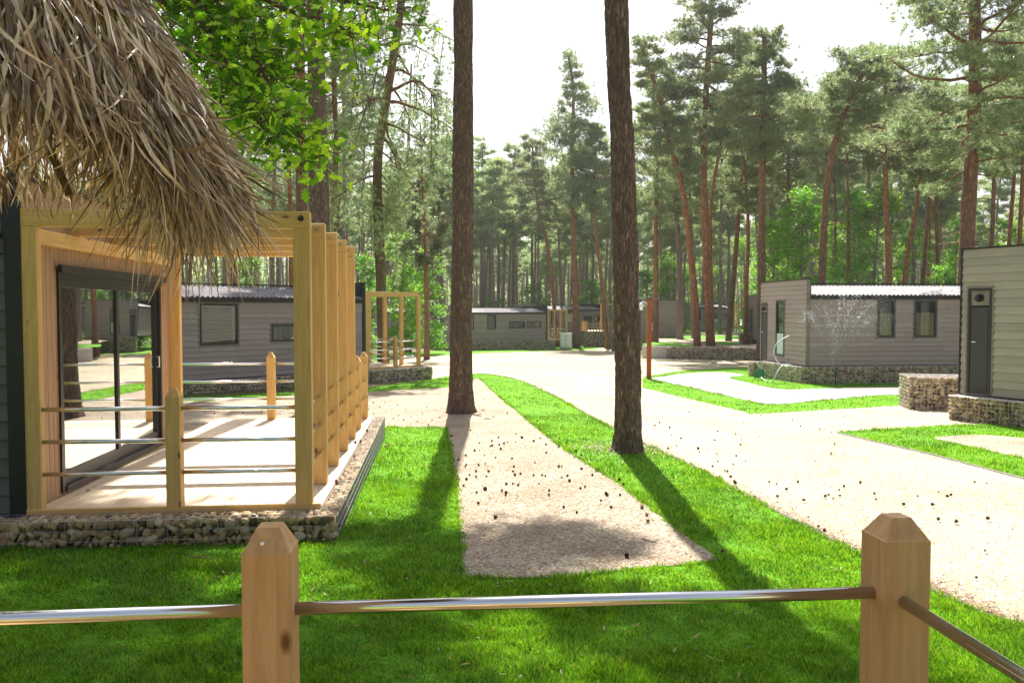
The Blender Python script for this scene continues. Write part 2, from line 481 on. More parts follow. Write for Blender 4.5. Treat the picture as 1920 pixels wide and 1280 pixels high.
def np_mesh(name, V, Fc, mat, smooth=False):
    """V (n,3) array, Fc (m,k) array of equal sided faces"""
    me = bpy.data.meshes.new(name)
    V = np.ascontiguousarray(V, dtype=np.float32); Fc = np.ascontiguousarray(Fc, dtype=np.int32)
    m, k = Fc.shape
    me.vertices.add(len(V)); me.vertices.foreach_set('co', V.ravel())
    me.loops.add(m * k); me.loops.foreach_set('vertex_index', Fc.ravel())
    me.polygons.add(m)
    me.polygons.foreach_set('loop_start', np.arange(0, m * k, k, dtype=np.int32))
    if smooth:
        me.polygons.foreach_set('use_smooth', np.ones(m, dtype=bool))
    me.update(calc_edges=True)
    me.materials.append(mat)
    return me

def _h(i, j, k):
    n = (i * 374761393 + j * 668265263 + k * 2147483647 + 1013904223) & 0xffffffff
    n = ((n ^ (n >> 13)) * 1274126177) & 0xffffffff
    return ((n ^ (n >> 16)) & 0xffff) / 65535.0
def vnoise(P):
    P = np.asarray(P, float); I = np.floor(P).astype(np.int64); f = P - I; f = f * f * (3 - 2 * f)
    r = 0
    for a in (0, 1):
        for b in (0, 1):
            for c in (0, 1):
                w = (f[..., 0] if a else 1 - f[..., 0]) * (f[..., 1] if b else 1 - f[..., 1]) * (f[..., 2] if c else 1 - f[..., 2])
                r = r + w * _h(I[..., 0] + a, I[..., 1] + b, I[..., 2] + c)
    return r
def catmull(pts, n=6):
    """closed smooth curve; a point given twice stays a corner"""
    out = []; m = len(pts)
    for i in range(m):
        p0, p1, p2, p3 = (np.array(pts[(i + k - 1) % m], float) for k in range(4))
        if np.allclose(p1, p2):
            continue
        if np.allclose(p0, p1): p0 = p1 - (p2 - p1)
        if np.allclose(p3, p2): p3 = p2 + (p2 - p1)
        for k in range(n):
            t = k / n
            out.append(0.5 * ((2 * p1) + (-p0 + p2) * t + (2 * p0 - 5 * p1 + 4 * p2 - p3) * t * t + (-p0 + 3 * p1 - 3 * p2 + p3) * t ** 3))
    return out
def inside(poly, X, Y):
    r = np.zeros(len(X), bool); n = len(poly)
    for i in range(n):
        x1, y1 = poly[i][:2]; x2, y2 = poly[(i + 1) % n][:2]
        c = ((y1 > Y) != (y2 > Y)) & (X < (x2 - x1) * (Y - y1) / ((y2 - y1) or 1e-9) + x1)
        r ^= c
    return r

# ------------------------------------------------------------------ ground, roads, lawns
def sheet(name, poly, lift, mat, label=None):
    pts = [Vector((p[0], p[1], zg(p[1]) + lift)) for p in poly]
    tris = tessellate_polygon([pts])
    me = bpy.data.meshes.new(name)
    fs = []
    for t in tris:
        a, b, c = (pts[i] for i in t)
        fs.append(t if (b - a).cross(c - a).z > 0 else t[::-1])
    me.from_pydata(pts, [], fs); me.materials.append(mat)
    o = link(name, me)
    return tag(o, kind='structure', label=label)
def gpoly(px, smooth=True, n=6, pre=(), post=()):
    pts = list(pre) + [tuple(G(*p)[:2]) for p in px] + list(post)
    return [tuple(p) for p in (catmull(pts, n) if smooth else pts)]

sheet('ground', [(-300, -60), (300, -60), (300, 420), (-300, 420)], 0, M['floor'])
ROAD = gpoly([(700, 700), (760, 668), (797, 663), (900, 660), (1010, 657), (1110, 655), (1150, 655), (1230, 672), (1420, 677), (1600, 690), (2300, 720)],
             False, post=[(60, 20), (40, -10), (2.2, -10), (1.6, 2.5)])
ROAD = ROAD[:11] + [(40, 18), (20, 1), (4.0, 1)] + [tuple(G(*p)[:2]) for p in [(1640, 1095), (1300, 930), (900, 760), (840, 730)]]
sheet('road', ROAD, 0.006, M['road'])
# main lawn: near boundary runs under the camera, right boundary is the road edge
edge = [(888, 701), (925, 703), (975, 714), (1040, 744), (1150, 806), (1300, 878), (1460, 963), (1600, 1036), (1740, 1108), (1920, 1186), (2250, 1330)]
edgeW = [tuple(G(*p)[:2]) for p in edge]
edgeW = [tuple(p) for p in catmull([edgeW[0]] + edgeW + [edgeW[-1]], 5)]
# catmull() closes the curve: keep only the open run
edgeW = edgeW[:5 * (len(edge) - 1)]
LAWN = [tuple(G(840, 706)[:2])] + edgeW + [(4.6, 1.2), (5.2, -2.0), (-14, -2.0), (-14, 16.0)] + [tuple(G(300, 750)[:2])] + [tuple(G(686, 728)[:2])]
sheet('lawn', LAWN, 0.012, M['turf'])
BED = gpoly([(300, 753), (300, 753), (500, 745), (686, 736), (760, 731), (838, 727), (862, 722), (886, 712), (900, 712), (925, 735), (985, 785), (1060, 845), (1150, 902), (1210, 948), (1280, 1002), (1350, 1053), (1350, 1053), (1270, 1063), (1180, 1070), (1080, 1084), (960, 1087), (868, 1083), (868, 1083), (863, 1000), (855, 900), (836, 803), (836, 803), (707, 803), (690, 805), (600, 830), (600, 830), (340, 830), (340, 830)], True, 4)
sheet('soil_bed', BED, 0.018, M['bed'])
ISL1 = gpoly([(1204, 727), (1204, 727), (1208, 707), (1234, 703), (1276, 696), (1344, 691), (1410, 688), (1500, 690), (1900, 690), (1900, 690), (1920, 750), (1704, 760), (1560, 768), (1415, 776), (1395, 772), (1300, 750)], True, 4)
sheet('lawn', ISL1, 0.012, M['turf'])
GRAV1 = gpoly([(1222, 711), (1245, 706), (1290, 700), (1350, 698), (1395, 703), (1370, 709), (1395, 716), (1463, 730), (1540, 729), (1704, 725), (1800, 722), (1800, 722), (1800, 736), (1704, 741), (1653, 742), (1530, 753), (1440, 759), (1380, 747), (1300, 729)], True, 4)
sheet('gravel_drive', GRAV1, 0.018, M['gravel'])
ISL2 = gpoly([(1570, 811), (1570, 811), (1700, 802), (1790, 798), (1980, 795), (2300, 800), (2300, 800), (2300, 1000), (2300, 1000), (1920, 898), (1750, 853), (1640, 828)], True, 4)
sheet('lawn', ISL2, 0.012, M['turf'])
PATCH2 = gpoly([(1752, 823), (1790, 818), (1850, 817), (1930, 824), (2060, 840), (2060, 880), (1930, 862), (1850, 846), (1790, 832)], True, 4)
sheet('soil_bed', PATCH2, 0.018, M['bed'])
STRIP3 = gpoly([(690, 666), (797, 659), (885, 655), (1000, 645), (1060, 639), (1100, 641), (1122, 652), (1095, 656), (1000, 659), (885, 663), (797, 668), (690, 676)], True, 4)
sheet('lawn', STRIP3, 0.012, M['turf'])
STRIP4 = gpoly([(1140, 650), (1175, 642), (1225, 636), (1225, 655), (1160, 658)], True, 4)
sheet('lawn', STRIP4, 0.012, M['turf'])
ISL5 = gpoly([(1235, 651), (1250, 640), (1300, 632), (1420, 629), (1420, 648), (1420, 660), (1240, 660)], True, 4)
sheet('lawn', ISL5, 0.012, M['turf'])
sheet('path', gpoly([(1105, 640), (1160, 634), (1160, 656), (1118, 656)], False), 0.009, M['road'])
sheet('path', gpoly([(1240, 627), (1420, 621), (1420, 628), (1240, 634)], False), 0.009, M['road'])
LAWNS = [LAWN, ISL1, ISL2, STRIP3, STRIP4, ISL5]
HOLES = [BED, GRAV1, PATCH2]
# thin edging strip between lawn and road
def edging(name, pts, label):
    mb = MB()
    mb.tube([(p[0], p[1], zg(p[1]) + 0.016) for p in pts], 0.014, 5)
    return tag(mb.build(name, M['kerb']), label, 'edging')
edging('lawn_edging', edgeW[1:-2], 'thin grey edging strip along the main lawn and the pale gravel road')
edging('lawn_edging', [tuple(G(*p)[:2]) for p in [(1570, 812), (1640, 829), (1750, 854), (1920, 899), (2250, 988)]], 'thin grey edging strip of the lawn corner at the right edge')
# ------------------------------------------------------------------ grass
def grass_points(n, y0, y1, side=1.0, power=1.0, lawns=LAWNS):
    Y = y0 + (y1 - y0) * RNG.random(n) ** power
    X = (RNG.random(n) * 2 - 1) * (0.66 * Y + side)
    ok = np.zeros(n, bool)
    for L in lawns: ok |= inside(L, X, Y)
    for H in HOLES: ok &= ~inside(H, X, Y)
    return X[ok], Y[ok]
def blades(X, Y, h, w, lift=0.012):
    n = len(X)
    P = np.stack([X, Y, -SLOPE * (Y - 6.5) + lift - 0.004], 1)
    az = RNG.random(n) * 2 * np.pi
    patch = vnoise(np.stack([X * 1.7, Y * 1.7, X * 0], 1))
    clump = vnoise(np.stack([X * 9, Y * 9, X * 0 + 5], 1))
    hh = h * (0.55 + 0.9 * RNG.random(n)) * (0.45 + 1.1 * patch) * (0.35 + 1.2 * clump)
    lean = RNG.normal(0, 0.45, n) + 0.25
    laz = az + RNG.normal(0, 0.5, n)
    flow = vnoise(np.stack([X * 2.2, Y * 2.2, X * 0 + 9], 1)) * 6.3
    side = np.stack([np.cos(az), np.sin(az), 0 * az], 1) * (w * (0.7 + 0.6 * RNG.random(n)))[:, None] * 0.5
    d = np.stack([np.cos(laz) * lean + np.cos(flow) * .35, np.sin(laz) * lean + np.sin(flow) * .35, np.ones(n)], 1)
    d /= np.linalg.norm(d, axis=1)[:, None]
    mid = P + d * (hh * 0.55)[:, None]
    d2 = d * 0.75 + np.stack([np.cos(laz) * .5, np.sin(laz) * .5, 0 * az - .12], 1)
    tip = mid + d2 * (hh * 0.5)[:, None]
    V = np.stack([P - side, P + side, mid + side * .8, mid - side * .8, tip], 1).reshape(-1, 3)
    b = np.arange(n)[:, None] * 5
    q = np.concatenate([b + np.array([[0, 1, 2]]), b + np.array([[0, 2, 3]]), b + np.array([[3, 2, 4]])], 0)
    return V, q
Vs, Qs, off = [], [], 0
for (n, y0, y1, sd, h, w) in ((420000, 2.0, 5.2, 0.5, 0.046, 0.0042), (330000, 5.2, 9.5, 0.5, 0.042, 0.006), (200000, 9.5, 17, 1.0, 0.042, 0.010), (170000, 17, 34, 2.0, 0.034, 0.018)):
    X, Y = grass_points(n, y0, y1, sd)
    V, q = blades(X, Y, h, w)
    Vs.append(V); Qs.append(q + off); off += len(V)
# ragged fringe of longer blades along the soil bed and the road edge
EX, EY = [], []
for poly, closed in ((BED, True), (edgeW, False), (GRAV1, True)):
    m = len(poly)
    for i in range(m if closed else m - 1):
        a, b = np.array(poly[i][:2]), np.array(poly[(i + 1) % m][:2])
        L = np.linalg.norm(b - a); k = int(L * (420 if min(a[1], b[1]) < 20 else 120))
        if k < 1 or a[1] > 30: continue
        t = RNG.random(k)[:, None]
        q = a + (b - a) * t + RNG.normal(0, 0.022, (k, 2))
        EX.append(q[:, 0]); EY.append(q[:, 1])
V, q = blades(np.concatenate(EX), np.concatenate(EY), 0.045, 0.007)
Vs.append(V); Qs.append(q + off); off += len(V)
go = link('grass', np_mesh('grass', np.concatenate(Vs), np.concatenate(Qs), M['grass']))
tag(go, 'short bright green grass blades growing over the lawns', 'grass', kind='stuff')

# litter: fine debris (stuff) on the soil bed
def litter():
    n = 26000
    X = RNG.uniform(-6, 6, n); Y = RNG.uniform(2.4, 19, n)
    ib_ = inside(BED, X, Y); ok = ib_ | ((RNG.random(n) < .05) & inside(LAWN, X, Y)) | ((RNG.random(n) < .05)); X, Y = X[ok], Y[ok]; n = len(X)
    for (qx, qy) in ((862, 772), (1180, 848)):      # brown litter gathered round the feet of the two big trunks
        c_ = G(qx, qy); X = np.concatenate([X, RNG.normal(c_.x, .38, 1300)]); Y = np.concatenate([Y, RNG.normal(c_.y + .15, .38, 1300)])
    for (ga, gb) in ((0, 60),):                       # and drifted along the road edge
        e_ = np.array(edgeW)[ga:gb]; i_ = RNG.integers(0, len(e_) - 1, 3800); t_ = RNG.random(3800)[:, None]
        q_ = e_[i_] + (e_[i_ + 1] - e_[i_]) * t_ + np.abs(RNG.normal(0, .10, (3800, 1))) * np.array([[.9, .4]])
        X = np.concatenate([X, q_[:, 0]]); Y = np.concatenate([Y, q_[:, 1]])
    n = len(X)
    P = np.stack([X, Y, -SLOPE * (Y - 6.5) + 0.024 + np.where(inside(LAWN, X, Y) & ~inside(BED, X, Y), .022, 0)], 1)
    a = RNG.random(n) * 6.283; L = RNG.uniform(.012, .05, n); w = RNG.uniform(.002, .006, n)
    d = np.stack([np.cos(a), np.sin(a), 0 * a], 1) * L[:, None]; s = np.stack([-np.sin(a), np.cos(a), 0 * a], 1) * w[:, None]
    up = np.array([0, 0, .006])
    V = np.stack([P - s, P + s, P + d + s + up, P + d - s + up], 1).reshape(-1, 3)
    return np_mesh('needle_litter', V, np.arange(n * 4).reshape(-1, 4), leafmat('dry_litter', [(0, (.09, .045, .02)), (.5, (.26, .13, .05)), (.8, (.30, .18, .09)), (1, (.16, .24, .04))], .1))
tag(link('needle_litter', litter()), 'brown needles and specks strewn over the bare soil bed', 'litter', kind='stuff')

# pebbles on the gravel road (stuff)
def pebbles():
    n = 60000
    Y = 3.0 + 22 * RNG.random(n) ** 1.4; X = (RNG.random(n) * 2 - 1) * (0.68 * Y + .6)
    ok = inside(ROAD, X, Y) & ~inside(LAWN, X, Y) & ~inside(ISL1, X, Y) & ~inside(ISL2, X, Y)
    X, Y = X[ok], Y[ok]; n = len(X)
    s = RNG.uniform(.004, .011, n) * (0.8 + Y / 14)
    P = np.stack([X, Y, -SLOPE * (Y - 6.5) + 0.007], 1)
    T = np.array([(1, 0, 0), (0, 1, 0), (-1, 0, 0), (0, -1, 0), (0, 0, .9)])
    a = RNG.random(n) * 6.283
    c, sn = np.cos(a)[:, None], np.sin(a)[:, None]
    sx = (s * RNG.uniform(.7, 1.5, n))[:, None]; sy = s[:, None]
    V = np.stack([P[:, None, 0] + T[:, 0] * sx * c - T[:, 1] * sy * sn, P[:, None, 1] + T[:, 0] * sx * sn + T[:, 1] * sy * c, P[:, None, 2] + T[:, 2] * sy], 2).reshape(-1, 3)
    b = np.arange(n)[:, None] * 5
    Q = np.concatenate([b + np.array([[0, 1, 4]]), b + np.array([[1, 2, 4]]), b + np.array([[2, 3, 4]]), b + np.array([[3, 0, 4]])])
    m = stonemat('road_pebbles', [(0, (.30, .23, .16)), (.4, (.5, .42, .32)), (.8, (.62, .55, .45)), (1, (.72, .68, .6))])
    return np_mesh('pebbles', V, Q, m)
tag(link('pebbles', pebbles()), 'loose pale pebbles lying all over the gravel road', 'gravel', kind='stuff')

# ------------------------------------------------------------------ stones, gabions
def ico(sub=1):
    import bmesh
    bm = bmesh.new(); bmesh.ops.create_icosphere(bm, subdivisions=sub, radius=1)
    v = np.array([x.co[:] for x in bm.verts]); f = np.array([[q.index for q in x.verts] for x in bm.faces]); bm.free()
    return v, f
ICO1 = ico(1); ICO2 = ico(2)
def stone_templates(k=10):
    out = []
    for i in range(k):
        v, f = ICO1[0].copy(), ICO1[1]
        for _ in range(3):     # chop with random planes: angular flints
            nn = RNG.normal(size=3); nn /= np.linalg.norm(nn); d = RNG.uniform(.35, .7)
            s = v @ nn; v = v - np.outer(np.maximum(s - d, 0), nn)
        v *= RNG.uniform(.72, 1.25, (len(v), 1)); v *= RNG.uniform(.7, 1.2, (1, 3))
        out.append(v)
    return out, ICO1[1]
ST, STF = stone_templates()
def rand_rot(n):
    q = RNG.normal(size=(n, 4)); q /= np.linalg.norm(q, axis=1)[:, None]
    w, x, y, z = q.T
    return np.stack([np.stack([1 - 2 * (y * y + z * z), 2 * (x * y - z * w), 2 * (x * z + y * w)], 1),
                     np.stack([2 * (x * y + z * w), 1 - 2 * (x * x + z * z), 2 * (y * z - x * w)], 1),
                     np.stack([2 * (x * z - y * w), 2 * (y * z + x * w), 1 - 2 * (x * x + y * y)], 1)], 1)
def scatter_stones(P, s):
    n = len(P); Rm = rand_rot(n); k = len(ST)
    T = np.stack(ST)[RNG.integers(0, k, n)]
    sc3 = s[:, None] * RNG.uniform(.6, 1.5, (n, 3))
    V = np.einsum('nij,nvj->nvi', Rm, T * sc3[:, None, :]) + P[:, None, :]
    nv = T.shape[1]
    Fc = (STF[None] + (np.arange(n) * nv)[:, None, None]).reshape(-1, 3)
    return V.reshape(-1, 3), Fc
def gabion(label, loc, rz, L, D, z0, z1, s=0.09, wire=0.08, wr=0.0022, group=None, mat='stone', name='gabion_wall', loft=0.0, panels=None, slope=0.0):
    """a wire cage filled with stones; local x along, y back, front face y=0; bottom may follow the ground by slope"""
    t = thing(name, label, 'gabion wall', loc, rz, group)
    H = z1 - z0
    hs = s * 0.5
    pts = []
    def grid(a0, a1, st): return np.arange(a0 + st / 2, a1, st)
    st = s * 0.72
    zs, xs, ys = grid(z0, z1 - hs * .3, st), grid(0, L, st), grid(0, D, st)
    for z in zs:
        for x in xs:
            pts.append((x + RNG.normal(0, st * .16), hs * .9 + abs(RNG.normal(0, st * .14)), z + RNG.normal(0, st * .13)))
            pts.append((x + RNG.normal(0, st * .2), hs * .9 + st * .9, z + RNG.normal(0, st * .2)))
        for y in ys:
            pts.append((hs * .9, y, z + RNG.normal(0, st * .13))); pts.append((L - hs * .9, y, z + RNG.normal(0, st * .13)))
    for x in xs:
        for y in ys:
            pts.append((x + RNG.normal(0, st * .16), y + RNG.normal(0, st * .12), z1 - hs * .75))
    P = np.array(pts)
    P[:, 2] = np.minimum(P[:, 2], z1 - hs * .7)
    V, Fc = scatter_stones(P, hs * RNG.uniform(.8, 1.25, len(P)))
    V[:, 1] = np.maximum(V[:, 1], 0.004); V[:, 0] = np.clip(V[:, 0], .004, L - .004); V[:, 2] = np.minimum(V[:, 2], z1 - .004)
    V[:, 2] += V[:, 0] * slope * np.clip((z1 - V[:, 2]) / max(H, .01), 0, 1)
    link('stone_fill', np_mesh('stone_fill', V, Fc, M[mat]), t)
    core = MB(); core.box(hs * 1.6, L - hs * 1.6, hs * 1.8, D, z0 - .1, z1 - hs * 1.6)
    core.build('core', M['interior'], t)
    if wire:
        mb = MB()
        nx = max(1, round(L / wire)); nz = max(1, round(H / wire)); ny = max(1, round(D / wire))
        for i in range(nx + 1):
            x = L * i / nx; r_ = wr * (1.9 if (panels and i % panels == 0) else 1)
            mb.tube([(x, 0, z0), (x, 0, z1)], r_, 4, False); mb.tube([(x, 0, z1), (x, D, z1)], r_, 4, False)
        for k in range(nz + 1):
            z = z0 + H * k / nz
            mb.tube([(0, -.002, z), (L, -.002, z)], wr, 4, False)
            mb.tube([(-.002, 0, z), (-.002, D, z)], wr, 4, False); mb.tube([(L + .002, 0, z), (L + .002, D, z)], wr, 4, False)
        for j in range(ny + 1):
            y = D * j / ny
            mb.tube([(0, y, z1 + .002), (L, y, z1 + .002)], wr, 4, False)
            mb.tube([(0, y, z0), (0, y, z1)], wr, 4, False); mb.tube([(L, y, z0), (L, y, z1)], wr, 4, False)
        mb.build('wire_cage', M['wire'], t, recalc=False)
    return t

# ------------------------------------------------------------------ cabins
def rects(u0, u1, z0, z1, holes):
    """rectangle minus holes -> list of rectangles"""
    us = sorted({u0, u1, *[min(max(h[k], u0), u1) for h in holes for k in (0, 1)]})
    out = []
    for a, b in zip(us, us[1:]):
        if b - a < 1e-4: continue
        hz = sorted((h[2], h[3]) for h in holes if h[0] < (a + b) / 2 < h[1])
        z = z0
        for c, d in hz:
            if c > z + 1e-4: out.append((a, b, z, min(c, z1)))
            z = max(z, d)
        if z < z1 - 1e-4: out.append((a, b, z, z1))
    return out
def wall_geo(mb, f, u0, u1, z0, z1, holes, th=0.07, course=0.155, boards='h', seed=0, base=None):
    """structural panel plus lapped boards; f(u, n, z) maps to local xyz, n = outwards"""
    for a, b, c, d in rects(u0, u1, z0, z1, holes):
        vs = [f(a, -th, c), f(b, -th, c), f(b, 0, c), f(a, 0, c), f(a, -th, d), f(b, -th, d), f(b, 0, d), f(a, 0, d)]
        mb.add(vs, [(0, 3, 2, 1), (4, 5, 6, 7), (0, 1, 5, 4), (1, 2, 6, 5), (2, 3, 7, 6), (3, 0, 4, 7)])
    if boards == 'h':
        z = z0; k = 0
        while z < z1 - 0.01:
            zt = min(z + course, z1)
            hs = [h for h in holes if h[2] < zt - .004 and h[3] > z + .004]
            segs = rects(u0, u1, z, zt, [(h[0] - .0, h[1] + .0, max(h[2], z), min(h[3], zt)) for h in hs])
            for a, b, c, d in segs:
                # split into boards about 3.6 m long with a tight joint
                cuts = [a] + [q for q in np.arange(u0 + 1.1 + (k % 3) * 1.2, u1, 3.6) if a + .1 < q < b - .1] + [b]
                for p, q in zip(cuts, cuts[1:]):
                    g = 0.0015
                    t0 = 0.004 + 0.026 * (1 - (c - z) / course); t1 = 0.004 + 0.026 * (1 - (d - z) / course)
                    cl_ = c + (.009 if c - z < .002 else 0)
                    vs = [f(p + g, 0, cl_), f(q - g, 0, cl_), f(q - g, t0, cl_), f(p + g, t0, cl_), f(p + g, 0, d), f(q - g, 0, d), f(q - g, t1, d), f(p + g, t1, d)]
                    mb.add(vs, [(0, 3, 2, 1), (4, 5, 6, 7), (0, 1, 5, 4), (1, 2, 6, 5), (2, 3, 7, 6), (3, 0, 4, 7)])
            z += course; k += 1
    else:
        w = 0.085; n = int((u1 - u0) / w)
        for i in range(n + 1):
            a = u0 + i * w; b = min(a + w - 0.006, u1)
            if b - a < .01: continue
            for p, q, c, d in rects(a, b, z0, z1, [h for h in holes]):
                vs = [f(p, 0, c), f(q, 0, c), f(q, .02, c), f(p, .02, c), f(p, 0, d), f(q, 0, d), f(q, .02, d), f(p, .02, d)]
                mb.add(vs, [(0, 3, 2, 1), (4, 5, 6, 7), (0, 1, 5, 4), (1, 2, 6, 5), (2, 3, 7, 6), (3, 0, 4, 7)])
def fbox(mb, f, u0, u1, n0, n1, z0, z1):
    vs = [f(u0, n0, z0), f(u1, n0, z0), f(u1, n1, z0), f(u0, n1, z0), f(u0, n0, z1), f(u1, n0, z1), f(u1, n1, z1), f(u0, n1, z1)]
    mb.add(vs, [(0, 3, 2, 1), (4, 5, 6, 7), (0, 1, 5, 4), (1, 2, 6, 5), (2, 3, 7, 6), (3, 0, 4, 7)])
def curtain(f, u0, u1, z0, z1, n, parent, mat='curtain', waves=9.0, amp=.03):
    mb = MB(); k = max(8, int((u1 - u0) * waves * 6)); vs = []; fs = []
    for i in range(k + 1):
        u = u0 + (u1 - u0) * i / k; q = n + amp * math.sin(i / k * (u1 - u0) * waves * 6.283) + .012 * math.sin(i * 1.7)
        vs += [f(u, q, z0), f(u, q, z1)]
    fs = [(2 * i, 2 * i + 2, 2 * i + 3, 2 * i + 1) for i in range(k)]
    mb.add(vs, fs)
    return mb.build('curtain', M[mat], parent, True, False)
def window(f, u0, u1, z0, z1, root, cur='curtain', trim='trim', part_cur=None):
    """anthracite frame with outer trim, pane and curtain behind it"""
    fr = MB(); b = 0.06
    for a, c, d, e in ((u0, u1, z0, z0 + b), (u0, u1, z1 - b, z1), (u0, u0 + b, z0 + b, z1 - b), (u1 - b, u1, z0 + b, z1 - b)):
        fbox(fr, f, a, c, -.05, .034, d, e)
    w = fr.build('window', M['frame'], root)
    tr = MB(); q = .045
    for a, c, d, e in ((u0 - q, u1 + q, z0 - q, z0), (u0 - q, u1 + q, z1, z1 + q), (u0 - q, u0, z0, z1), (u1, u1 + q, z0, z1)):
        fbox(tr, f, a, c, .0, .026, d, e)
    tr.build('trim', M[trim], w)
    gl = MB(); fbox(gl, f, u0 + b, u1 - b, .0, .008, z0 + b, z1 - b); gl.build('pane', M['pane'], w)
    if part_cur:
        for (a, c) in part_cur: curtain(f, u0 + (u1 - u0) * a, u0 + (u1 - u0) * c, z0 - .05, z1 + .05, -.14, w)
    elif cur:
        c = curtain(f, u0 - .02, u1 + .02, z0 - .05, z1 + .05, -.14, w, cur, 6 if cur == 'curtain' else 0.1, .02 if cur == 'curtain' else .001)
    return w
WEDGE_TRIM = 'trim'
def cabin(label, corner, ang, floor_z, L=9.2, W=3.8, side='side_grey', front_windows=(), door_end=True, glass_end=False, detail=True, group=None, ground_z=None):
    """mobile cabin. local x = along the long side, y = towards the back, z = 0 at the floor.
    x=0 end: plant door, tall window.  x=L end: sliding door onto the deck.  Long wall y=0 faces the visitor."""
    t = thing('holiday_cabin', label, 'cabin', (corner[0], corner[1], floor_z), ang, group)
    HE, HP, HR = 2.30, 2.80, 2.66
    fF = lambda u, n, z: (u, -n, z)             # long front wall
    fB = lambda u, n, z: (u, W + n, z)
    f0 = lambda u, n, z: (-n, u, z)             # x=0 end (u = y)
    fL = lambda u, n, z: (L + n, u, z)
    mb = MB()
    wall_geo(mb, fF, .10, L - .10, 0, HE, [(a, b, c, d) for a, b, c, d, k in front_windows])
    wall_geo(mb, fB, .10, L - .10, 0, HE, [])
    dh = (W - .62, W - .14, .02, 2.05)          # plant door
    tw = (W - 2.02, W - 1.35, .22, 2.12)          # tall window
    holes0 = [dh, tw] if door_end else []
    fi0 = lambda u, n, z: (.0 - n, u, z)
    wall_geo(mb, fi0, 0, W, 0, HP, holes0, th=.10)
    if not glass_end:
        dholes = [(.6, 3.2, .02, 2.07)]
        wall_geo(mb, fL, 0, W, 0, HP, dholes, th=.10)
    w = mb.build('wall', M[side], t)
    # floor, back lining so that the inside is a room
    ib = MB(); ib.box(.1, L - .1, .08, W - .08, -.06, -.01); ib.box(.1, L - .1, W - .14, W - .09, 0, HE); ib.box(.12, L - .12, .09, W - .09, HE - .06, HE - .02)
    ib.build('interior', M['interior'], t)
    # black corner trims, parapet caps, fascia
    tb = MB()
    for x0, x1 in ((-.03, .12), (L - .12, L + .035)):
        tb.box(x0 - .012, x1 + .012, -.035, W + .035, HP, HP + .035)
        tb.build('parapet_cap', M['black'], t); tb = MB()
    for (a, b, c, d, z) in ((L - .14, L - .098, .0, W, HE), (.10, .14, .0, W, HE), (-.035, .10, W, W + .03, -.02), (L - .10, L + .03, -.032, .0, -.02)):
        tb = MB(); tb.box(a, b, c, d, z, HP - .002); tb.build('parapet_trim', M['black'], t)
    ct = MB(); ct.box(-.03, .10, -.034, -.0, 0, HP - .004); ct.build('corner_board', M[WEDGE_TRIM if side != 'side_char' else 'black'], t)
    fb = MB(); fb.box(.102, L - .142, -.10, -.0, HE - .14, HE - .03)
    fb.box(.142, L - .142, W + .0, W + .1, HE - .13, HE - .005)
    fb.build('gutter', M['black'], t)
    # corrugated roof: two slopes
    def roofpt(x, y):
        yy = min(max(y, -.16), W + .16)
        k = 1 - abs(yy - W / 2) / (W / 2 + .16)
        return (x, yy, HE + .005 + (HR - HE) * k + .026 * math.sin(x / .15 * 6.283))
    nx = int((L - .3) / .0375) if detail else int((L - .3) / .075)
    ys = [-.16, W / 2, W + .16]
    vs = []; fs = []
    for i in range(nx + 1):
        x = .15 + (L - .3) * i / nx
        for y in ys: vs.append(roofpt(x, y))
    for i in range(nx):
        for j in range(2):
            fs.append((i * 3 + j, (i + 1) * 3 + j, (i + 1) * 3 + j + 1, i * 3 + j + 1))
    rf = MB(); rf.add(vs, fs); ro = rf.build('roof', M['roof'], t)
    rd = MB(); rd.box(.15, L - .15, W / 2 - .07, W / 2 + .07, HR + .045, HR + .085); rd.build('ridge_cap', M['black'], ro)
    for a, b, c, d, k in front_windows:
        window(fF, a, b, c, d, t, k if k in ('curtain', 'blind') else None, 'trim', k if isinstance(k, tuple) else None)
    if door_end:
        a, b, c, d = dh
        fr = MB()
        for p, q, r_, s_ in ((a, b, d - .05, d), (a, a + .05, c, d - .05), (b - .05, b, c, d - .05)): fbox(fr, f0, p, q, -.04, .04, r_, s_)
        do = fr.build('door', M['frame'], t)
        lf = MB(); fbox(lf, f0, a + .052, b - .052, .0, .022, c, d - .36); lf.build('door_leaf', M['door'], do)
        ln = MB(); fbox(ln, f0, a + .075, b - .075, .022, .03, c + .08, d - .44); ln.build('panel', M['door'], do)
        vp = MB(); fbox(vp, f0, a + .052, b - .052, .0, .02, d - .33, d - .052); vp.build('vent_panel', M['trim'], do)
        cw = MB(); cc = (a + b) / 2
        cw.tube([f0(cc, .02, d - .19), f0(cc, .07, d - .19)], .075, 16); cw.tube([f0(cc, .07, d - .19), f0(cc, .12, d - .19)], .05, 16)
        cw.build('flue_cowl', M['black'], do)
        hd = MB(); hd.tube([f0(b - .12, .02, 1.02), f0(b - .12, .07, 1.02), f0(b - .19, .07, 1.02)], .011, 6); hd.build('handle', M['white'], do)
        tr = MB(); q = .04
        for p, r1, s1, s2 in ((a - q, a, c, d + q), (b, b + q, c, d + q), (a, b, d, d + q)): fbox(tr, f0, p, r1, .0, .028, s1, s2)
        tr.build('trim', M['trim'], do)
        window(f0, tw[0], tw[1], tw[2], tw[3], t, 'curtain')
        wf = MB(); fbox(wf, f0, tw[0] + .062, tw[1] - .062, .0085, .0115, tw[2] + .062, tw[2] + .78)
        wf.build('window_film', M['blind'], t)
